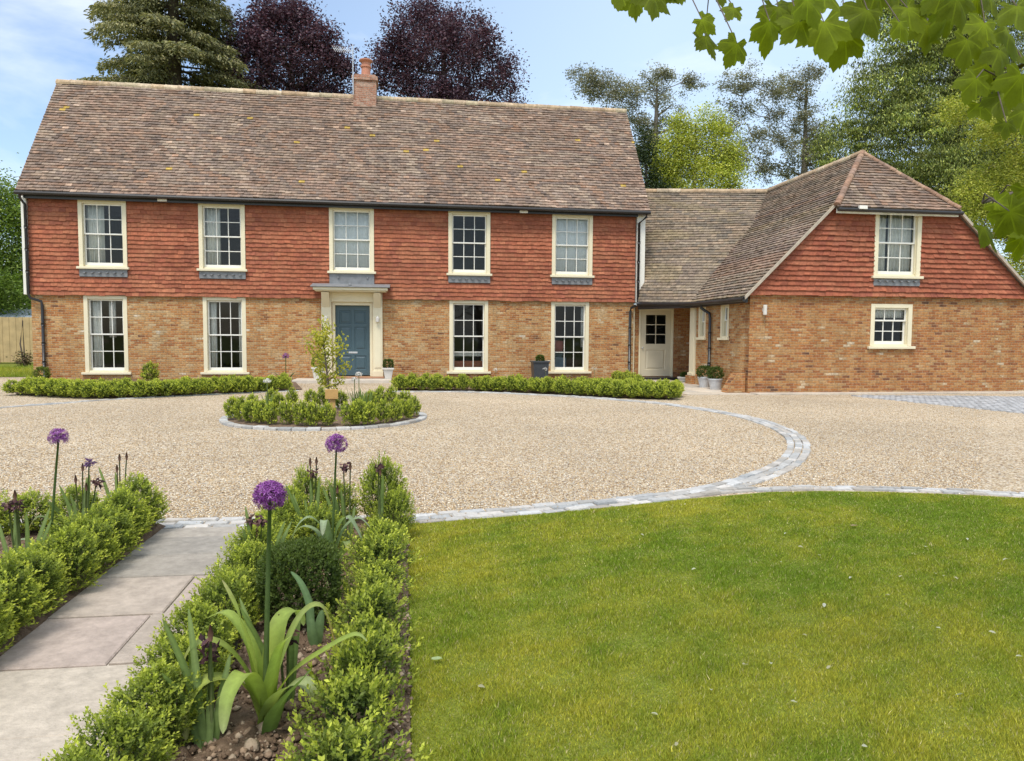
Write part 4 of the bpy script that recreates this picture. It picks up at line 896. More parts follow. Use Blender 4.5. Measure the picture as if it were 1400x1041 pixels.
copies('box_shrub', [NEAR[2]], [(-0.08, 5.15, .04, .8, .85)], 'box plant just in front of the tall upright box at the lawn corner', 'shrub', None, rnd)
copies('box_shrub', NEAR, [(-0.5, 5.5, .04, .85, .85), (-.72, 5.52, .04, .75, 1.1)], 'box plant in the short cross row at the kerb end of the right bed', 'shrub', 'cross row at the kerb end', rnd)
copies('box_shrub', NEAR, [(-0.55, 4.78, .04, .9, .8)], 'box plant behind the clipped dark ball in the right bed', 'shrub', None, rnd)
# clipped ball
def ball(seed, rad, sprigs, ll, new=0.35): return shrub_foliage(seed, rad, rad * 1.9, sprigs, 7, ll, ll * .6, inner=.8, newness=new, loose=.03, z0=.03, sl=rad * .22)
bx, by = gnd(412, 850, .05)
b0 = empty('box_ball', (bx, by, .04), 'dense dark green clipped box ball in the bed right of the path', 'topiary')
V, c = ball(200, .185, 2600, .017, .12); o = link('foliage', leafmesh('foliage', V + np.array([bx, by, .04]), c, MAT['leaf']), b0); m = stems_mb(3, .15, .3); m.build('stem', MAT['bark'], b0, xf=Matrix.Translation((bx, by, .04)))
# hedges in front of the house
def along(pts, step, off, lat=0.0):
    out = []; P = spline(pts, 0.05); acc = step
    for p, q in zip(P, P[1:]):
        acc += (q - p).length
        if acc >= step:
            acc = 0; t = (q - p).normalized(); out.append((p.x - t.y * off, p.y + t.x * off))
    return out
def jit(pts, sc, szr, z=0.03): return [(x + rnd.uniform(-.05, .05), y + rnd.uniform(-.05, .05), z, sc * rnd.uniform(.85, 1.12), sc * rnd.uniform(*szr)) for x, y in pts]
fl = along(hl, .30, .10) + along(hl, .31, .40) + along(hl, .33, .68)
copies('box_shrub', FAR, jit(fl, 1.0, (.76, .98)), 'small box plant in the low hedge left of the front door', 'shrub', 'low hedge left of the front door', rnd)
fr_ = along(hr, .30, .10) + along(hr, .31, .40) + [(x, y) for x, y in along(hr, .32, .7) if x > 2.2] + [(x, y) for x, y in along(hr, .33, 1.0) if x > 4.2] + [(x, y) for x, y in along(hr, .33, 1.3) if x > 5.0] + [(6.6, y) for y in np.arange(20.3, 22.3, .32)]
copies('box_shrub', FAR, jit(fr_, 1.0, (.76, .98)), 'small box plant in the low hedge right of the front door', 'shrub', 'low hedge right of the front door', rnd)
# round bed
cb = [(318, 577), (331, 580), (343, 582), (357, 583.5), (370, 585), (393, 585), (413, 586.5), (428, 587), (447, 586.5), (479, 586.5), (492, 586), (504, 585), (524, 583), (540, 580.5), (555, 577.5), (566, 573), (382, 570), (399, 560), (425, 559), (440, 562), (466, 563), (519, 561), (535, 559), (553, 566), (345, 570), (372, 562), (505, 570)]
sp = []
for px_, py_ in cb:
    x, y = gnd(px_, py_ - .5); sp.append((x, y, .05, rnd.uniform(.6, .78), rnd.uniform(.8, 1.0)))
copies('box_shrub', FAR, sp, 'young box plant in the round kerbed bed in the middle of the drive', 'shrub', 'box plants in the round bed', rnd)
x, y = gnd(63, 523); copies('box_ball', [proto(210, .22, .42, 260, 7, .04, .026, stem=False, inner=.8, newness=.4, loose=.04)], [(x, 23.2, .02, .9, .9)], 'small rounded box bush at the foot of the left downpipe', 'topiary', None, rnd)
copies('box_shrub', [FAR[1]], [(atY(205, 510, 22.9)[0], 22.9, .05, 1.25, 1.35)], 'taller leafy shrub rising behind the left low hedge between two windows', 'shrub', None, rnd)

# strap leaves, stalks and flowers
def strap(m, pts, w, up=(0, 0, 1), cols=((.09, .17, .03), (.15, .22, .05)), keel=.22, twist=0.0):
    pts = [Vector(p) for p in pts]; P = []
    for i in range(len(pts) - 1):
        a, b, c, d = pts[max(i - 1, 0)], pts[i], pts[i + 1], pts[min(i + 2, len(pts) - 1)]
        for k in range(5):
            t = k / 5; P.append(.5 * ((2 * b) + (c - a) * t + (2 * a - 5 * b + 4 * c - d) * t * t + (3 * b - a - 3 * c + d) * t ** 3))
    P.append(pts[-1]); n = len(P); vs, cs = [], []
    side0 = None
    for i, p in enumerate(P):
        t = (P[min(i + 1, n - 1)] - P[max(i - 1, 0)]).normalized(); f = i / (n - 1)
        s_ = t.cross(Vector(up)); s_ = s_.normalized() if s_.length > .05 else (side0 or Vector((1, 0, 0)))
        if side0 is not None and s_.dot(side0) < 0: s_ = -s_
        side0 = s_; s_ = Matrix.Rotation(twist * f, 3, t) @ s_; u = s_.cross(t)
        ww = w * (0.6 + .4 * min(1, f * 4)) * (1 - f ** 3) ** .7 * .5 + .0015
        vs += [p - s_ * ww + u * ww * keel, p, p + s_ * ww + u * ww * keel]
        ca, cb_ = Vector(cols[0]), Vector(cols[1]); c = ca.lerp(cb_, f)
        if len(cols) > 2: c = c.lerp(Vector(cols[2]), max(0, (f - .72) / .28) ** 1.5)
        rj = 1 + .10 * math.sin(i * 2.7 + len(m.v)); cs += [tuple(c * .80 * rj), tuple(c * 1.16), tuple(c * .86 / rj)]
    k = len(m.v); m.v += [tuple(v) for v in vs]; m.c += cs
    m.f += [(k + i * 3 + j, k + i * 3 + j + 1, k + i * 3 + j + 4, k + i * 3 + j + 3) for i in range(n - 1) for j in (0, 1)]
    return m
def leafpart(parent, *a, mat='leaf', name='leaf', **k):
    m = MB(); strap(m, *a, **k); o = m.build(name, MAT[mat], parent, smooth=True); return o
def colmb(c): m = MB(); m.col = c; return m
PUR = np.array([(.22, .05, .26), (.31, .09, .36), (.45, .19, .50), (.14, .035, .15)])
def head(parent, c, rad, n, seed, pal=PUR, squash=.92, name='flower_head'):
    r = np.random.default_rng(seed); d = rdir(r, n); d[:, 2] = np.where(d[:, 2] < -.75, -d[:, 2], d[:, 2]); c = np.array(c)
    P = c + d * np.array([1, 1, squash]) * (rad * r.uniform(.72, .92, n))[:, None]; Vs, Cs = [], []
    A = unit(np.cross(d, r.normal(size=(n, 3)))); B = np.cross(d, A)
    for k in range(6):
        a = k * math.pi / 3; D = A * math.cos(a) + B * math.sin(a) + d * .35 + r.normal(size=(n, 3)) * .12
        Vs.append(leafquads(P, D, d, rad * .25 * r.uniform(.8, 1.2, n), rad * .062, .1)); Cs.append(pal[r.integers(0, len(pal), n)] * np.exp(r.normal(0, .15, (n, 1))))
    Vs.append(leafquads(np.repeat(c[None], n, 0), P - c, A, np.linalg.norm(P - c, axis=1), rad * .03, 0)); Cs.append(np.tile(pal[3] * .8 + np.array([.02, .04, .01]), (n, 1)))
    link(name, leafmesh(name, np.concatenate(Vs), np.concatenate(Cs), MAT['petal']), parent)
GR = (.17, .25, .08); GR2 = (.24, .31, .11); YE = (.50, .42, .12); BRN = (.40, .24, .09); SIL = (.38, .46, .30)
def allium(headpx, basepx, rpx, label, leaves, seed, n=230, sr=.007, ls=1.0, lw_=1.15):
    bx, by = gnd(*basepx, .06); hx, hz = atY(*headpx, by); rad = rpx / FPX * by * 1.0
    root = empty('allium', (bx, by, .05), label, 'flower')
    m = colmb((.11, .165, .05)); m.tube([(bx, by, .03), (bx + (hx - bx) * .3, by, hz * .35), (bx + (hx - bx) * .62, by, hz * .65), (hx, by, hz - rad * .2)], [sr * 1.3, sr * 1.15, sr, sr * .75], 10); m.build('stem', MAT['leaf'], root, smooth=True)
    head(root, (hx, by, hz), rad, n, seed)
    for L in leaves:
        pts, w = L[0], L[1]; kw = L[2] if len(L) > 2 else {}
        leafpart(root, [(bx + p[0] * (.5 + ls * .5), by + p[1] * ls, .05 + p[2] * (ls * 1.6 - .6)) for p in pts], w * lw_, **kw)
    return root
yl = dict(cols=((.34, .42, .08), (.42, .48, .12), (.58, .52, .28)))
gl_ = dict(cols=((.34, .42, .08), (.30, .40, .09), (.45, .50, .24)))
big = [([(0, 0, 0), (-.03, 0, .15), (-.07, -.02, .30), (-.12, -.02, .40)], .050, yl),
       ([(0, 0, 0), (-.05, -.01, .14), (-.13, -.03, .235), (-.21, -.05, .23), (-.25, -.06, .12)], .052, dict(cols=((.27, .35, .07), (.32, .37, .10), (.45, .26, .07)))),
       ([(0, 0, 0), (-.06, -.03, .12), (-.15, -.08, .16), (-.20, -.1, .10), (-.21, -.11, .02)], .06, yl),
       ([(0, 0, 0), (-.04, .03, .18), (-.12, .06, .28), (-.2, .1, .26)], .045, gl_),
       ([(0, 0, 0), (.02, .04, .16), (.04, .08, .25), (.08, .13, .26), (.1, .17, .2)], .06, gl_),
       ([(0, 0, 0), (.06, .02, .18), (.12, .04, .28), (.18, .05, .29), (.22, .05, .18)], .048, dict(cols=((.25, .33, .08), (.34, .38, .12), (.55, .30, .06)))),
       ([(0, 0, 0), (.06, -.05, .10), (.14, -.09, .14), (.19, -.11, .08)], .07, dict(cols=((.25, .34, .08), (.42, .47, .26), (.50, .42, .10)))),
       ([(0, 0, 0), (.08, -.02, .13), (.2, -.02, .2), (.29, -.02, .235), (.33, -.02, .215)], .042, gl_),
       ([(0, 0, 0), (.03, -.03, .12), (.06, -.05, .22), (.10, -.07, .26)], .05, gl_),
       ([(0, 0, 0), (-.02, -.05, .12), (-.04, -.1, .18), (-.07, -.16, .15), (-.08, -.19, .07)], .06, gl_),
       ([(.02, -.05, -.02), (.06, -.1, .08), (.13, -.14, .16), (.17, -.15, .2)], .055, dict(cols=((.12, .19, .06), (.17, .25, .08))))]
allium((369, 678), (362, 985), 23, 'tallest purple allium nearest the camera, with broad arching leaves at its foot', big, 301, 300, .0085, 1.22, 1.28)
sil = dict(cols=(GR, SIL, (.40, .42, .28)))
mid = [([(0, 0, 0), (-.04, 0, .2), (-.12, -.02, .30), (-.2, -.03, .24), (-.24, -.03, .10)], .05, sil), ([(0, 0, 0), (.04, 0, .22), (.1, -.03, .3), (.16, -.05, .22), (.2, -.06, .12)], .05, sil), ([(0, 0, 0), (-.02, -.05, .2), (-.03, -.1, .3), (-.035, -.14, .22)], .05, sil),
       ([(0, 0, 0), (.07, .03, .2), (.16, .05, .27), (.24, .05, .2)], .045, sil), ([(0, 0, 0), (-.08, .05, .18), (-.18, .08, .22), (-.26, .1, .14)], .04, sil), ([(0, 0, 0), (.08, -.1, .1), (.1, -.14, .18), (.12, -.2, .14)], .05, dict(cols=(GR, GR2, YE))), ([(0, 0, 0), (-.07, -.12, .12), (-.12, -.18, .14), (-.15, -.24, .02)], .055, dict(cols=(GR, (.14, .22, .08))))]
allium((460, 608), (453, 770), 16, 'purple allium with silvery drooping leaves behind the clipped ball', mid, 302, 170)
cst = [([(0, 0, 0), (.05, 0, .2), (.03, -.02, .3), (-.03, -.05, .33), (-.08, -.07, .24)], .05, dict(cols=(GR, (.2, .25, .1), BRN))), ([(0, 0, 0), (.08, 0, .2), (.14, 0, .34)], .035, dict(cols=(GR, GR2))), ([(0, 0, 0), (-.06, -.02, .15), (-.12, -.04, .2), (-.17, -.05, .12)], .04, sil), ([(0, 0, 0), (.12, .02, .16), (.2, .03, .24)], .04, dict(cols=(GR, YE, BRN)))]
allium((80, 598), (66, 778), 13, 'purple allium standing alone in the bed left of the path', cst, 303, 150)
# small far allium near the front hedge
bx, by = atY(391, 522, 20.6)[0], 20.6; hz = atY(391, 487, by)[1]
fa_ = empty('allium', (bx, by, .03), 'small distant purple allium against the brick wall left of the door', 'flower')
m = colmb((.13, .16, .06)); m.tube([(bx, by, 0), (bx, by, hz)], .012, 6); m.build('stem', MAT['leaf'], fa_); head(fa_, (bx, by, hz), .10, 90, 311)
for k in range(7): leafpart(fa_, [(bx, by, .02), (bx + .2 * math.cos(k * .9), by + .1 * math.sin(k), .3), (bx + .35 * math.cos(k * .9), by + .2 * math.sin(k * .9), .42)], .05, cols=((.07, .11, .05), (.09, .13, .06)))
# white globe flowers of the round bed
WHT = np.array([(.88, .88, .84), (.9, .9, .86), (.85, .86, .8), (.7, .74, .6)])
for (px1, py1, bx_, by_, lab) in ((366, 521, 366, 571, 'white globe flower on a thin stem at the left of the round bed'), (484, 519, 485, 566, 'shorter white globe flower right of the stake in the round bed'), (491, 512, 491, 566, 'taller white globe flower right of the stake in the round bed')):
    x, y = gnd(bx_, by_); z = atY(px1, py1, y)[1]; o = empty('white_flower', (x, y, .05), lab, 'flower')
    m = colmb((.2, .25, .1)); m.tube([(x, y, .04), (x, y, z)], .008, 6); m.build('stem', MAT['leaf'], o); head(o, (x, y, z), .075, 60, int(px1), WHT, .6)
    for k in range(8): leafpart(o, [(x, y, .05), (x + .06 * math.cos(k), y + .06 * math.sin(k), .25), (x + .13 * math.cos(k), y + .13 * math.sin(k), .42)], .022, cols=((.12, .2, .05), (.2, .26, .08)))
x, y = gnd(500, 572); o = empty('grassy_plant', (x, y, .05), 'clump of upright grassy leaves right of the sapling in the round bed', 'plant')
for k in range(26):
    a, q = random.uniform(0, 6.28), random.uniform(.08, .3); leafpart(o, [(x + .1 * math.cos(a), y + .1 * math.sin(a), .04), (x + q * math.cos(a), y + .6 * q * math.sin(a), .28), (x + q * 1.3 * math.cos(a), y + .8 * q * math.sin(a), random.uniform(.38, .56))], .026, cols=((.12, .2, .04), (.2, .27, .08)))
# faded irises
def iris(base, stalks, blades, label, seed, fol=(GR, GR2)):
    r = random.Random(seed); bx, by = gnd(*base, .06); root = empty('iris', (bx, by, .05), label, 'flower')
    for (px, py, kind) in stalks:
        x, z = atY(px, py, by); dy = r.uniform(-.04, .04)
        m = colmb((.15, .19, .07)); m.tube([(bx + (x - bx) * .3, by, .04), (bx + (x - bx) * .7, by + dy * .5, .04 + (z - .04) * .5), (x, by + dy, z)], [.0055, .005, .004], 7)
        st = m.build('stem', MAT['leaf'], root, smooth=True)
        if kind == 'bud':
            m = colmb((.14, .075, .05)); m.tube([(x, by + dy, z - .025), (x, by + dy, z), (x, by + dy, z + .03)], [.006, .010, .003], 7); m.build('seed_pod', MAT['petal'], st, smooth=True)
        else:
            n = 26; g = np.random.default_rng(seed * 7 + px); D = rdir(g, n); D[:, 2] -= .35; C = np.array([[x, by + dy, z]]) + g.normal(size=(n, 3)) * .010
            pal = np.array([(.10, .05, .06), (.16, .08, .08), (.07, .04, .045), (.22, .13, .10)]) if kind == 'dead' else np.array([(.22, .12, .30), (.16, .08, .2), (.28, .18, .3), (.1, .06, .1)])
            link('bloom', leafmesh('bloom', leafquads(C, D, rdir(g, n), g.uniform(.02, .05, n), .018, .4), pal[g.integers(0, 4, n)], MAT['petal']), st)
    for k in range(blades):
        a = r.uniform(-1, 1); h = r.uniform(.28, .52); dx = a * .14
        leafpart(root, [(bx + a * .04, by + r.uniform(-.04, .04), .03), (bx + a * .05 + dx * .4, by, h * .55), (bx + a * .05 + dx, by + r.uniform(-.08, .08), h)], .026, up=(0, 1, 0.2), cols=fol, keel=.1)
iris((30, 800), [(13, 690, 'dead'), (27, 688, 'dead'), (24, 676, 'bud')], 6, 'faded iris with two brown heads at the left edge of the left bed', 41)
iris((112, 735), [(112, 640, 'bud'), (125, 632, 'pale'), (105, 655, 'bud'), (120, 665, 'bud'), (130, 660, 'dead')], 12, 'iris clump with a fading violet bloom in the left bed', 42)
iris((163, 715), [(166, 625, 'bud'), (172, 625, 'bud'), (162, 640, 'bud')], 4, 'three bare brown iris stalks at the right of the left bed', 43)
iris((428, 745), [(427, 647, 'dead'), (424, 632, 'bud'), (432, 632, 'bud'), (440, 690, 'bud')], 9, 'faded iris with two tall pods and a brown head in front of the far kerb', 44)
iris((475, 745), [(470, 638, 'dead'), (479, 638, 'bud'), (462, 668, 'bud')], 7, 'faded iris with a spidery brown head behind the silvery allium leaves', 45)
iris((518, 735), [(517, 640, 'dead'), (520, 645, 'bud')], 2, 'faded iris stalk rising behind the tall upright box plant', 46)
iris((352, 800), [(344, 710, 'dead'), (358, 712, 'dead'), (352, 730, 'bud')], 5, 'iris with two dark drooping buds beside the tallest allium stem', 47)
iris((288, 1010), [(286, 880, 'dead'), (291, 862, 'bud'), (284, 900, 'dead')], 6, 'dark withered iris nearest the camera at the left of the broad leaved allium', 48)
iris((392, 960), [(395, 866, 'dead'), (382, 850, 'bud')], 4, 'withered iris standing right of the broad leaved allium', 49)
bx, by = gnd(428, 880, .06); o = empty('tulip_leaves', (bx, by, .05), 'upright blue green tulip leaves in front of the clipped ball', 'plant')
for pts, w in (([(0, 0, 0), (-.01, 0, .10), (-.015, -.01, .20), (-.05, -.02, .30), (-.09, -.02, .35)], .034), ([(0.02, 0, 0), (.03, -.01, .1), (.045, -.02, .17)], .04), ([(.01, -.02, 0), (0, -.04, .08), (.0, -.05, .15)], .045)): leafpart(o, [(bx + p[0], by + p[1], .05 + p[2]) for p in pts], w, up=(0, 1, .2), cols=((.17, .27, .12), (.24, .35, .18)))
# irrigation hose
m = MB(); m.tube([(*gnd(300, 975), .07), (*gnd(318, 925), .085), (*gnd(330, 880), .08), (*gnd(338, 840), .10), (*gnd(345, 800), .06)], .006, 8); tag(m.build('irrigation_hose', MAT['black'], smooth=True), 'thin dark irrigation hose lying on the soil of the right bed', 'hose')

# sapling, its stake
sx, sy = gnd(452, 569); sap = empty('sapling_tree', (sx, sy, .06), 'thin sapling with sparse yellow green leaves in the round bed', 'tree')
def sxy(px, py): x, z = atY(px, py, sy); return Vector((x, sy, z))
br = []
m = MB(); tr = [Vector((sx, sy, .03)), sxy(450, 540), sxy(446, 500), sxy(442, 465), sxy(440, 438)]; m.tube(tr, [.026, .02, .015, .010, .004], 8)
rb = random.Random(5)
for (a, b) in (((447, 512), (470, 470)), ((446, 500), (418, 468)), ((444, 485), (425, 455)), ((445, 492), (462, 462)), ((448, 520), (474, 500)), ((448, 522), (430, 505)), ((443, 470), (452, 448)), ((449, 530), (468, 520)), ((447, 508), (436, 488)), ((443, 475), (432, 458)), ((449, 528), (437, 522))):
    p, q = sxy(*a), sxy(*b); q.y += rb.uniform(-.5, .5); md = p.lerp(q, .5) + Vector((0, 0, -.03)); m.tube([p, md, q], [.009, .006, .003], 6); br += [(p, q)] * 2
br += [(tr[2], tr[4])] * 2
m.build('trunk', MAT['bark'], sap, smooth=True)
g = np.random.default_rng(8); n = 1350; idx = g.integers(0, len(br), n); t = g.uniform(.15, 1.08, n)
C = np.array([list(br[i][0].lerp(br[i][1], tt)) for i, tt in zip(idx, t)]) + g.normal(size=(n, 3)) * .05
c = np.array([(.46, .44, .05), (.38, .39, .055), (.28, .32, .05), (.55, .50, .08)])[g.integers(0, 4, n)]
link('crown', leafmesh('crown', leafquads(C, rdir(g, n), rdir(g, n), g.uniform(.05, .085, n), .034, .2), c, MAT['leaf']), sap)
x, y = gnd(455, 572); st = empty('tree_stake', (x, y, .05), 'short wooden stake with a broad crosspiece beside the sapling', 'stake')
zt = atY(455, 533, y)[1]; m = MB(); m.box(x - .045, x + .045, y - .04, y + .04, 0, zt); m.build('post', MAT['stake'], st, .005)
m = MB(); m.box(x - .12, x + .10, y - .075, y - .042, zt - .16, zt + .01); m.build('crosspiece', MAT['stake'], st, .006)

# pots
def pot(name, x, y, z, r0, r1, h, mat, label, square=False, ballr=.2, seed=1, dark=.3):
    root = empty(name, (x, y, z), label, 'plant pot'); m = MB()
    if square:
        v = []; rings = [(r0, 0), (r1, h - .05), (r1 + .03, h - .05), (r1 + .03, h), (r1 - .02, h), (r1 - .03, h - .06)]
        for r_, zz in rings: v += [(x - r_, y - r_, z + zz), (x + r_, y - r_, z + zz), (x + r_, y + r_, z + zz), (x - r_, y + r_, z + zz)]
        m.add(v, [(i * 4 + k, i * 4 + (k + 1) % 4, i * 4 + 4 + (k + 1) % 4, i * 4 + 4 + k) for i in range(5) for k in range(4)] + [(20, 21, 22, 23), (3, 2, 1, 0)])
        m.build('pot', mat, root, .006)
    else: m.lathe([(r0, 0), (r1, h - .04), (r1 + .018, h - .035), (r1 + .018, h), (r1 - .015, h), (r1 - .03, h - .05)], (x, y, z), 24); m.build('pot', mat, root, smooth=False)
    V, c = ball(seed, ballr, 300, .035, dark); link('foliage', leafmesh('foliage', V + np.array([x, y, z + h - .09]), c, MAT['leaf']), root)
x, z = atY(436, 524, 23.2); pot('plant_pot', x, 23.2, .10, .13, .18, .36, MAT['stonepot'], 'square white planter with a leafy green plant left of the front door', True, .2, 51, .9)
x, z = atY(531, 524, 23.2); pot('plant_pot', x, 23.2, .10, .10, .15, .34, MAT['stonepot'], 'square white planter with a small dark ball plant right of the front door', True, .16, 52, .1)
pot('plant_pot', 8.50, 19.95, .02, .13, .18, .30, MAT['galv'], 'grey metal pot with clipped box ball closer to the porch post', False, .19, 53, .1)
pot('plant_pot', 8.46, 19.10, .02, .14, .19, .30, MAT['galv'], 'grey metal pot with clipped box ball closer to the front corner of the wing', False, .19, 54, .1)
x, z = atY(935, 521, 22.8); pot('plant_pot', x, 22.8, .02, .17, .20, .14, MAT['stonepot'], 'shallow white bowl with a small reddish plant beside the cream door', False, .10, 55, .1)
x, z = atY(738, 512, 23.0); pot('plant_pot', x, 23.0, .05, .22, .25, .62, plain('dark_glazed_pot', (.05, .055, .06), .4, .2, 9), 'dark grey pot behind the low hedge left of the last ground floor window', True, .12, 56, .2)
# sloping brick cheek by the wing corner
m = MB(); m.prism([(8.78, 17.95, 0.02), (8.25, 17.95, 0.02), (8.52, 17.95, .50), (8.78, 17.95, .52)], (0, .35, 0)); o = m.build('brick_buttress', MAT['brick2'], None, .008); tag(o, 'small sloping brick buttress at the foot of the wing corner', 'buttress')
# white blossom sprays by the wall
for (px, py, lab) in ((677, 506, 'small white blossom on a thin stem left of the dark pot'), (745, 505, 'small white blossom just above the dark grey pot'), (812, 504, 'small white blossom at the right end of the last window sill')):
    yy = 22.2; x, z = atY(px, py, yy); o = empty('white_blossom', (x, yy, .05), lab, 'flower'); m = colmb((.2, .25, .1)); m.tube([(x, yy, .03), (x + .03, yy, z * .6), (x, yy, z)], .006, 5); m.build('stem', MAT['leaf'], o); head(o, (x, yy, z), .09, 22, px, WHT, .7)

# timber fence and pale roof beyond, left
fx, fy = gnd(20, 497); fz1 = atY(20, 434, fy)[1]
fe = empty('timber_fence', (fx, fy, 0), 'pale close boarded timber fence left of the house', 'fence')
for k in range(3):
    m = MB(); xx = -22.0 + k * 2.7
    for j in range(18): dz = random.uniform(-.012, .012); m.box(xx + j * .15, xx + j * .15 + .146, fy + (.012 if j % 2 else 0), fy + .03 + (.012 if j % 2 else 0), .05, fz1 + dz)
    m.build('panel', MAT['wood'], fe)
    m = MB(); m.box(xx - .055, xx - .004, fy - .03, fy + .07, 0, fz1 + .08); m.build('post', MAT['wood'], fe)
gh = empty('garden_shed', (fx - .5, fy + 3, 0), 'shed with pale sheet roof showing above the timber fence', 'shed')
x0, x1 = atY(-60, 430, fy + 2)[0], atY(41, 430, fy + 2)[0]; zz = atY(20, 436, fy + 2)[1]; zr = atY(20, 423, fy + 3.4)[1]
m = MB(); m.box(x0, x1 - .2, fy + 2.1, fy + 5, 0, zz - .05); m.build('wall', MAT['wood'], gh)
m = MB(); m.prism([(x0, fy + 1.95, zz), (x0, fy + 3.5, zr), (x0, fy + 5.1, zz), (x0, fy + 5.1, zz - .06), (x0, fy + 3.5, zr - .07), (x0, fy + 1.95, zz - .06)], (x1 - x0, 0, 0))
for k in range(9): x = x0 + (x1 - x0) * k / 8.01; m.prism([(x, fy + 1.93, zz + .003), (x, fy + 3.5, zr + .003), (x, fy + 3.5, zr + .05), (x, fy + 1.93, zz + .05)], (.035, 0, 0))
m.build('roof', MAT['glassroof'], gh)

# ------------------------------------------------------------------ trees
def crown_tree(name, label, group, Y, blobs, nclump, per, leaf, rc, pal, mat, bark, base=None, trunk_r=.3, limbs=14, droop=0.0, seed=1, shell=.55, ydepth=.8, gauss=False, squashz=1.0, asp=.55, dcol=.16):
    r = np.random.default_rng(seed); B = []
    for (px, py, rx_, ry_) in blobs:
        x, z = atY(px, py, Y); s_ = Y / FPX / .985; B.append((x, Y + r.normal() * rx_ * s_ * .25, z, rx_ * s_, rx_ * s_ * ydepth, ry_ * s_))
    B = np.array(B); vol = B[:, 3] * B[:, 5]; pick = r.choice(len(B), nclump, p=vol / vol.sum())
    d = rdir(r, nclump); f = shell + (1 - shell) * r.random(nclump) ** .6; f *= r.uniform(.74, 1.22, nclump)
    K = B[pick, :3] + (r.normal(size=(nclump, 3)) * .62 if gauss else d * f[:, None]) * B[pick, 3:]
    cx = np.average(B[:, 0], weights=vol) if base is None else base; zb = B[:, 2].min() - B[:, 5].max() * .5; zt = B[:, 2].max()
    root = empty(name, (cx, Y, 0), label, 'tree', group)
    m = MB(); hm = max(zb, 2.0); lean = r.normal(size=8) * .15
    tp = [Vector((cx + lean[i] * .5 * (i > 0), Y + lean[i + 4] * .4 * (i > 0), q)) for i, q in enumerate((-.1, hm * .5, hm, (hm + zt) * .5))]; tp.append(Vector((cx + lean[3], Y, zt * .97)))
    m.tube(tp, [trunk_r * 1.25, trunk_r, trunk_r * .8, trunk_r * .45, .03], 12)
    nodes = [(tp[-1].lerp(tp[2], t), 0, trunk_r * (.8 - .7 * (1 - t))) for t in np.linspace(0.12, 1.0, 9)]
    sel = [Vector(K[k]) for k in r.choice(nclump, min(limbs, nclump), replace=False)]; sel.sort(key=lambda q: abs(q.x - cx) + abs(q.y - Y))
    for q in sel:
        i = min(range(len(nodes)), key=lambda i: (nodes[i][0] - q).length + 2.2 * max(0, nodes[i][0].z - q.z + .25 * (nodes[i][0] - q).length) + .15 * nodes[i][1])
        p, dep, pr = nodes[i]; r0 = max(min(pr * .72, trunk_r * .42), .03 if gauss else .018); r1 = max(r0 * .5, .008)
        L_ = (q - p).length; md = p.lerp(q, .5) + Vector((r.normal(), r.normal(), -abs(r.normal()) * .6)) * L_ * .10
        m.tube([p, p.lerp(md, .55) + Vector((0, 0, -.02 * L_)), md, md.lerp(q, .5) + Vector((r.normal(), 0, .5)) * L_ * .05, q], [r0, r0 * .85, (r0 + r1) * .5, r1 * 1.1, r1], 6)
        nodes += [(md, dep + 1, (r0 + r1) * .5), (q, dep + 1, r1)]
    m.build('trunk', bark, root, smooth=True)
    n = nclump * per; cs = np.repeat(K, per, 0); off = r.normal(size=(n, 3)) * rc * np.array([1, 1, .75 * squashz]) * np.repeat(r.uniform(.6, 1.35, (nclump, 1)), per, 0)
    if droop: off[:, 2] -= np.abs(off[:, 2]) * droop
    C = cs + off; D = rdir(r, n); D[:, 2] = D[:, 2] * .6 - droop; Nn = rdir(r, n) + np.array([0, 0, .8])
    c = np.array(pal)[r.integers(0, len(pal), n)] * np.repeat(np.exp(r.normal(0, dcol, (nclump, 1))), per, 0) * np.exp(r.normal(0, .12, (n, 1)))
    link('crown', leafmesh('crown', leafquads(C, D, Nn, leaf * r.uniform(.65, 1.3, n), leaf * asp, .18), c, mat), root)
    return root
PB = [(.075, .045, .058), (.105, .054, .070), (.058, .038, .054), (.14, .072, .088), (.088, .052, .074)]
crown_tree('beech_tree', 'copper beech with dark purple leaves behind the roof left of the chimney', None, 40, [(392, 85, 66, 60), (345, 100, 40, 56), (440, 105, 40, 50), (390, 40, 38, 28), (425, 55, 30, 24), (362, 48, 26, 28), (405, 200, 85, 70), (400, 10, 9, 12), (352, 12, 12, 14), (462, 82, 16, 14), (412, 24, 10, 10), (377, 16, 8, 8), (470, 122, 14, 30), (440, 62, 10, 10)], 720, 90, .15, .34, PB, MAT['purpleleaf'], MAT['bark'], trunk_r=.45, limbs=70, seed=61)
crown_tree('beech_tree', 'copper beech with dark purple leaves behind the roof right of the chimney', None, 41, [(610, 100, 72, 56), (560, 55, 32, 34), (640, 62, 38, 32), (680, 115, 22, 34), (545, 100, 30, 44), (600, 36, 34, 26), (615, 200, 95, 75), (546, 18, 11, 12), (655, 30, 9, 10), (696, 88, 8, 12), (575, 10, 16, 14), (525, 75, 12, 12), (620, 22, 12, 12), (668, 66, 10, 10), (590, 14, 8, 8), (704, 120, 6, 10)], 760, 90, .15, .34, PB, MAT['purpleleaf'], MAT['bark'], trunk_r=.45, limbs=70, seed=62)
EU = [(.26, .25, .18), (.20, .205, .15), (.32, .30, .23), (.17, .175, .12)]
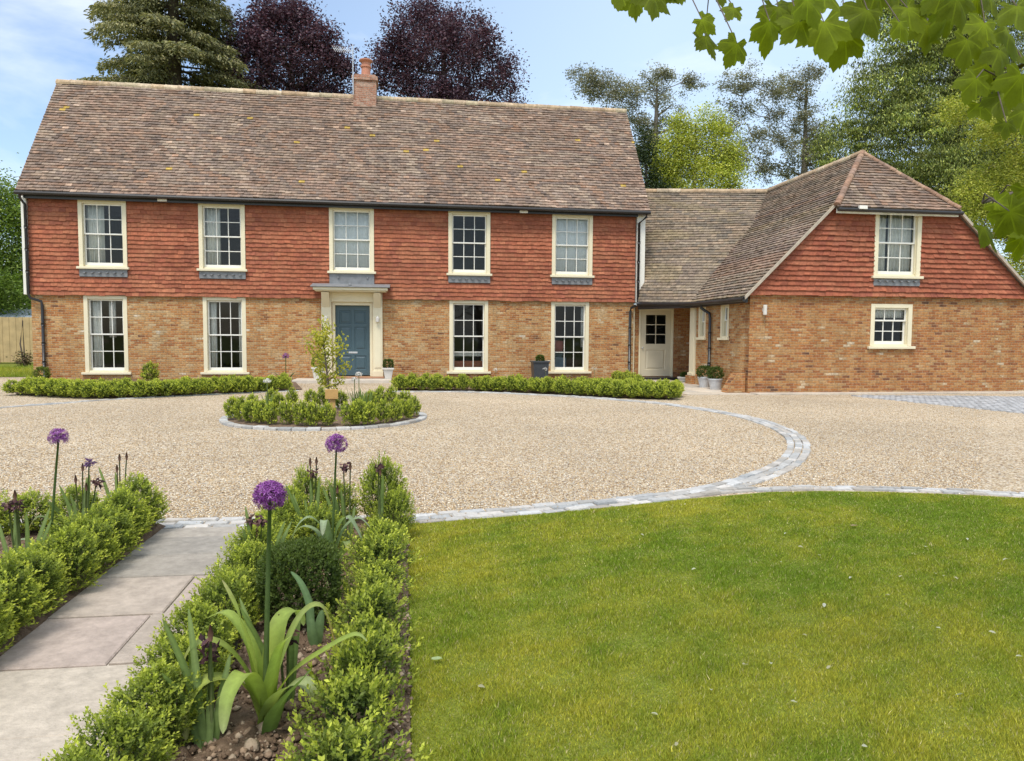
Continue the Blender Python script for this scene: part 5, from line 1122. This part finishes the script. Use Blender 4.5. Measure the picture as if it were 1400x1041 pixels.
crown_tree('eucalyptus_tree', 'tall sparse grey green tree against the sky right of the main roof', None, 46, [(805, 104, 18, 14), (828, 112, 20, 16), (850, 130, 22, 16), (815, 130, 14, 12), (872, 122, 16, 12), (890, 100, 14, 9), (912, 104, 14, 10), (905, 130, 18, 11), (942, 110, 14, 10), (958, 120, 8, 6), (912, 160, 18, 12), (930, 168, 12, 10), (875, 175, 16, 14), (895, 195, 18, 16), (872, 205, 14, 18), (930, 148, 8, 6), (860, 155, 12, 10)], 250, 75, .16, .24, EU, MAT['farleaf'], MAT['palebark'], base=atY(893, 300, 46)[0], trunk_r=.28, limbs=60, seed=63, gauss=True, asp=.4)
crown_tree('eucalyptus_tree', 'sparse grey green tree with slanting bare limbs above the link roof', None, 44, [(1000, 118, 18, 12), (1028, 112, 18, 12), (1050, 130, 20, 14), (990, 140, 14, 14), (1016, 148, 18, 14), (1085, 108, 20, 12), (1110, 104, 14, 10), (1100, 130, 22, 16), (1060, 160, 18, 12), (1090, 165, 18, 16), (1000, 178, 14, 14), (1040, 192, 24, 14), (1075, 205, 18, 14), (1110, 195, 22, 28), (1125, 225, 20, 26), (1012, 215, 16, 14), (1045, 230, 20, 14), (1080, 238, 16, 12), (1010, 240, 14, 10)], 360, 75, .16, .25, EU, MAT['farleaf'], MAT['palebark'], base=atY(1098, 300, 44)[0], trunk_r=.3, limbs=70, seed=64, gauss=True, asp=.4)
YG = [(.44, .47, .08), (.36, .41, .065), (.52, .52, .12), (.26, .32, .05), (.46, .46, .075)]
crown_tree('birch_tree', 'bright yellow green leafy tree rising behind the link roof', None, 35, [(915, 215, 17, 36), (935, 200, 15, 36), (960, 195, 14, 34), (982, 205, 18, 44), (1000, 235, 14, 34), (905, 245, 20, 28), (950, 250, 50, 36), (928, 168, 6, 14), (965, 160, 6, 14), (985, 172, 6, 14)], 460, 80, .115, .30, YG, MAT['farleaf'], MAT['palebark'], trunk_r=.16, limbs=18, seed=65)
crown_tree('yew_tree', 'narrow dark evergreen just behind the right end of the main roof', None, 34, [(883, 235, 18, 38), (878, 205, 10, 30), (890, 262, 20, 30)], 90, 50, .13, .3, [(.035, .055, .02), (.05, .07, .025), (.025, .04, .018)], MAT['farleaf'], MAT['bark'], trunk_r=.15, limbs=8, seed=66)
CY = [(.19, .225, .065), (.23, .27, .07), (.13, .165, .05), (.29, .32, .08), (.095, .125, .04), (.36, .37, .10)]
crown_tree('cypress_tree', 'huge drooping green cypress filling the sky behind the wing roof', None, 33, [(1235, 40, 52, 60), (1200, 120, 46, 46), (1290, 110, 66, 70), (1240, 190, 84, 60), (1160, 195, 38, 42), (1345, 160, 62, 90), (1400, 90, 60, 110), (1320, 245, 84, 56), (1260, 265, 90, 50), (1225, -30, 44, 50), (1420, 230, 70, 90), (1300, 20, 40, 50), (1350, -40, 80, 60), (1185, 245, 40, 40)], 2200, 110, .15, .32, CY, MAT['farleaf'], MAT['bark'], base=atY(1300, 300, 33)[0], trunk_r=.6, limbs=40, droop=1.1, seed=67, asp=.34, dcol=.5)
crown_tree('maple_tree', 'bright yellow green maple leaning over the right side of the wing', None, 25, [(1372, 255, 44, 34), (1392, 215, 26, 18), (1345, 295, 30, 26), (1398, 310, 34, 40), (1330, 262, 22, 16), (1425, 260, 50, 70), (1395, 365, 26, 24), (1318, 305, 16, 12), (1350, 185, 30, 20), (1312, 150, 26, 14), (1380, 170, 26, 22)], 480, 80, .09, .26, [(.38, .40, .06), (.31, .35, .055), (.43, .43, .08), (.23, .27, .045), (.46, .44, .09)], MAT['farleaf'], MAT['bark'], base=atY(1450, 300, 25)[0], trunk_r=.18, limbs=22, seed=68)
LG = [(.16, .24, .04), (.20, .29, .055), (.115, .175, .035), (.25, .32, .065)]
crown_tree('ash_tree', 'broad leafy green tree beyond the fence at the left edge', None, 44, [(-20, 310, 55, 60), (20, 345, 34, 60), (35, 300, 18, 34), (-70, 280, 60, 70), (10, 275, 24, 26), (-10, 400, 60, 40), (38, 385, 18, 40)], 560, 80, .16, .55, LG, MAT['farleaf'], MAT['bark'], trunk_r=.35, limbs=16, seed=69)
crown_tree('hazel_bush', 'lower green bush just above the shed roof at the left edge', None, 41, [(5, 400, 26, 22), (25, 412, 16, 16), (-30, 405, 40, 30)], 130, 44, .16, .4, [(.12, .19, .03), (.16, .23, .04), (.085, .14, .025)], MAT['farleaf'], MAT['bark'], trunk_r=.12, limbs=8, seed=70)
x, y = gnd(37, 502); crown_tree('twiggy_bush', 'small twiggy reddish green bush at the foot of the timber fence', None, y - .3, [(36, 490, 7, 8), (30, 494, 6, 5)], 22, 24, .10, .16, [(.12, .09, .05), (.10, .12, .04), (.16, .10, .06)], MAT['farleaf'], MAT['bark'], trunk_r=.03, limbs=10, seed=71)
# layered conifer
def conifer(Y, px, top, label, seed):
    r = np.random.default_rng(seed); cx = atY(px, 60, Y)[0]; root = empty('conifer_tree', (cx, Y, 0), label, 'tree'); m = MB(); m.tube([(cx, Y, -.1), (cx, Y, top * .5), (cx, Y, top)], [.5, .36, .05], 12)
    Cs, Ds = [], []
    for z in np.arange(4.0, top - .4, .52):
        f = 1 - (z / top) ** 2.2; Lm = 5.2 * f + .4
        for k in range(8):
            a = r.uniform(0, 6.28); L = Lm * r.uniform(.5, 1.08); zz = z + r.uniform(-.25, .25); e_ = Vector((math.cos(a), math.sin(a), 0)); p0 = Vector((cx, Y, zz)); P = [p0 + e_ * L * t + Vector((0, 0, L * (.10 * t - .26 * t * t))) for t in (0, .3, .6, .85, 1)]
            m.tube(P, [.06, .045, .03, .018, .006], 5)
            n = int(L * 215); t = r.uniform(.22, 1.03, n) ** .85; lat = r.normal(size=n) * L * .12 * (1.15 - t) + r.normal(size=n) * .2
            s_ = np.array([-e_.y, e_.x, 0]); base = np.array(p0)[None] + np.array(e_)[None] * (L * t)[:, None] + s_[None] * lat[:, None]; base[:, 2] += L * (.10 * t - .26 * t * t) - np.abs(r.normal(size=n)) * .20 + .05
            Cs.append(base); Ds.append(np.array(e_)[None] * .5 + s_[None] * np.sign(lat)[:, None] * .5 + r.normal(size=(n, 3)) * .3 + np.array([0, 0, -.55]))
    m.build('trunk', MAT['bark'], root, smooth=True); C = np.concatenate(Cs); D = np.concatenate(Ds); n = len(C)
    c = np.array([(.25, .245, .12), (.31, .295, .14), (.19, .195, .095), (.38, .345, .165), (.14, .15, .075)])[r.integers(0, 5, n)] * np.exp(r.normal(0, .15, (n, 1)))
    link('crown', leafmesh('crown', leafquads(C, D, rdir(r, n) + np.array([0, 0, .8]), r.uniform(.13, .27, n), .07, .2), c, MAT['farleaf']), root)
conifer(38, 238, 25.0, 'tall dark conifer with layered drooping branches behind the left end of the roof', 81)

# overhanging sycamore
syc = empty('sycamore_tree', (4.6, 2.5, 0), 'overhanging sycamore with large backlit lobed leaves at the top right', 'tree')
m = MB(); m.tube([(4.6, 2.5, -.05), (4.62, 2.52, 1.2), (4.5, 2.5, 2.6), (4.4, 2.5, 4.2)], [.2, .17, .14, .09], 14); m.build('trunk', MAT['bark'], syc, smooth=True)
def lobed(seed):
    r = random.Random(seed); pts = []
    lobes = [(-118, .52), (-57, .86), (0, 1.0), (57, .86), (118, .52)]
    for i, (a, L) in enumerate(lobes):
        for da, f in ((-24, .74), (-19, .80), (-15, .78), (-10, .90), (-7, .87), (0, 1.02), (7, .87), (10, .90), (15, .78), (19, .80), (24, .74)):
            rr_ = L * f * r.uniform(.96, 1.04); an = R(a + da); pts.append((math.sin(an) * rr_, math.cos(an) * rr_))
        if i < 4: an = R((a + lobes[i + 1][0]) / 2); q = .62 if abs(an) < .9 else .52; pts.append((math.sin(an) * q, math.cos(an) * q))
    pts = [(0.06, -.12)] and pts
    V = [(0, 0, 0)]; n = len(pts)
    def zf(x, y): return -.16 * (x * x + y * y) - .10 * abs(x) + .05 * math.sin(7 * x + seed) * math.cos(5 * y)
    V += [(x * .5, y * .5, zf(x * .5, y * .5) + .07 * (math.hypot(x, y) - .75)) for i, (x, y) in enumerate(pts)] + [(x, y, zf(x, y)) for x, y in pts]
    F = [(0, 1 + i, 2 + i) for i in range(n - 1)] + [(1 + i, 1 + n + i, 2 + n + i, 2 + i) for i in range(n - 1)]
    me = bpy.data.meshes.new('leaf'); me.from_pydata(V, [], F)
    a = me.attributes.new('Col', 'FLOAT_COLOR', 'POINT'); k = r.uniform(.7, 1.15); vein = [1.5] + [1.45 if j % 10 == 4 else .82 for j in range(n)] + [1.25 if j % 10 == 4 else .92 for j in range(n)]; a.data.foreach_set('color', np.array([[.15 * k * v, .195 * k * v, .011 * k * v, 1] for v in vein], np.float32).ravel())
    for p in me.polygons: p.use_smooth = True
    me.materials.append(MAT['syc']); return me
MAT['syc'] = colattr('sycamore_leaf', .6, .15, trans=.5, tcol=(1.5, 1.45, .4), noise=.12, nscale=12)
LM = [lobed(k) for k in range(6)]
spec = [(846, -8, 34, 10), (868, 4, 32, -5), (893, 2, 40, 15), (905, -6, 36, 30), (930, -18, 36, 0), (967, 33, 26, -50), (970, 60, 34, -25), (1003, 72, 34, 15), (1000, 17, 22, 40), (985, -10, 30, 0), (1052, 48, 44, -20), (1066, 20, 42, 10), (1090, 14, 46, 0), (1085, 40, 36, 35), (1122, -2, 44, 20), (1128, 48, 50, -10), (1150, 66, 46, 5), (1178, 26, 48, 30), (1110, 12, 40, -30), (1200, 2, 40, -10), (1225, -12, 44, 15),
        (1250, 22, 42, -15), (1268, 48, 40, 10), (1290, 30, 46, 20), (1312, 12, 44, -20), (1322, 70, 42, 0), (1345, 45, 48, 25), (1352, 105, 46, -15), (1330, 120, 36, 15), (1368, 82, 44, 10), (1384, 55, 48, -25), (1392, 120, 46, 5), (1372, 140, 40, 25), (1398, 20, 46, 0), (1360, 8, 44, -5), (1405, 165, 42, -20), (1376, 176, 24, 20), (1345, 150, 30, -30), (1280, -2, 42, 35), (1235, 40, 30, -35), (1415, 90, 50, 12), (1335, 5, 40, 12),
        (1354, 322, 42, -40), (1392, 300, 48, -60), (1398, 335, 40, -10), (1372, 285, 36, -70), (1408, 275, 44, -30), (1420, 320, 50, 20)]
gy_ = random.Random(31)
anchors = []
mtw = MB()
main = [Vector((4.45, 2.5, 3.3)), Vector((3.45, 2.3, 3.2)), Vector((2.7, 2.25, 3.05)), Vector((2.0, 2.15, 2.78)), Vector((1.3, 2.08, 2.62)), Vector((.8, 2.02, 2.52)), Vector((.38, 2.0, 2.45))]
mtw.tube(main, [.06, .05, .035, .022, .015, .009, .004], 8)
low_ = [Vector((4.5, 2.5, 2.4)), Vector((3.5, 2.3, 2.3)), Vector((2.7, 2.25, 2.12)), Vector((2.1, 2.1, 1.97)), Vector((1.72, 2.0, 1.86))]; mtw.tube(low_, [.04, .03, .02, .01, .005], 7)
mid_ = [Vector((4.5, 2.5, 2.9)), Vector((3.5, 2.3, 2.8)), Vector((2.7, 2.2, 2.62)), Vector((2.1, 2.1, 2.40)), Vector((1.8, 2.05, 2.25))]; mtw.tube(mid_, [.05, .04, .02, .01, .005], 7)
allp = [a.lerp(b, t / 6) for ln in (main, low_, mid_) for a, b in zip(ln, ln[1:]) for t in range(7)]
for (px, py, rp, rot) in spec:
    Y = gy_.uniform(1.8, 2.15); x, z = atY(px, py, Y); sz = rp * 1.12 / FPX * Y
    q = Matrix.Rotation(R(180 + rot * .9 + gy_.uniform(-12, 12)), 4, 'Y') @ Matrix.Rotation(R(90), 4, 'X')
    q = Matrix.Rotation(R(gy_.uniform(-38, 14)), 4, 'X') @ Matrix.Rotation(R(gy_.uniform(-28, 28)), 4, 'Z') @ q
    tipdir = (q @ Vector((0, 1, 0, 0))).to_3d()
    o = bpy.data.objects.new('leaf', LM[gy_.randrange(6)]); COL.objects.link(o); o.parent = syc; o.matrix_parent_inverse = Matrix.Translation(-syc.location)
    bpos = Vector((x, Y, z)) - tipdir * sz * .35
    o.matrix_basis = Matrix.Translation(bpos) @ q @ Matrix.Diagonal((sz * .95, sz, sz, 1))
    an = min(allp, key=lambda p: (p - bpos - Vector((0, 0, .1))).length)
    md = bpos.lerp(an, .5) + Vector((0, .02, .03)); mtw.tube([an, md, bpos], [.0035, .002, .0014], 5)
mtw.build('branch', MAT['bark'], syc, smooth=True)

# fallen leaves on the lawn
def fallen(seed, c):
    m = MB(); m.col = c; r = random.Random(seed); vs = [(0, 0, .25)]
    for k in range(10): a = 2 * math.pi * k / 10; q = r.uniform(.75, 1.0); vs.append((math.cos(a) * q, math.sin(a) * q * .55, .3 + .5 * abs(math.sin(a)) * r.uniform(.3, .9)))
    m.add(vs, [(0, 1 + k, 1 + (k + 1) % 10) for k in range(10)]); o = m.build('fallen_leaf', MAT['leaf'], smooth=True); me = o.data; bpy.data.objects.remove(o); return me
FLM = [fallen(k, c) for k, c in enumerate(((.52, .52, .42), (.44, .42, .28), (.55, .56, .48), (.30, .24, .14)))]
for (zx, zy) in [(875, 127), (908, 157), (950, 175), (865, 190), (1275, 140), (1185, 157), (1160, 173), (1225, 220), (1130, 222), (1315, 233), (1212, 335), (917, 350), (787, 417), (843, 413), (970, 421), (712, 471), (893, 498), (635, 590), (1050, 595), (1330, 345), (1390, 398), (1258, 482), (587, 525), (1020, 225), (960, 285), (1100, 263), (1250, 225), (1205, 215), (1360, 185), (1345, 215), (674, 206), (205, 465), (560, 130)]:
    x, y = gnd(530 + zx * .6214, 650 + zy * .6214, .03); o = bpy.data.objects.new('fallen_leaf', FLM[rnd.randrange(3)]); COL.objects.link(o); s_ = rnd.uniform(.010, .02); o.location = (x, y, .024); o.scale = (s_, s_, s_); o.rotation_euler = (rnd.uniform(-.4, .4), rnd.uniform(-.4, .4), rnd.uniform(0, 6.28)); tag(o, 'small pale dry leaf lying on the lawn grass', 'fallen leaf', 'small pale leaves on the lawn')
x, y = gnd(1168, 725); o = bpy.data.objects.new('fallen_leaf', FLM[3]); COL.objects.link(o); o.location = (x, y, .024); o.scale = (.035, .035, .03); tag(o, 'brown curled leaf lying on the far part of the lawn', 'fallen leaf')
x, y = gnd(597, 911); o = bpy.data.objects.new('fallen_leaf', fallen(9, (.40, .50, .26))); COL.objects.link(o); o.location = (x, y, .024); o.scale = (.03, .03, .025); tag(o, 'large pale green leaf lying on the lawn beside the bed', 'fallen leaf')
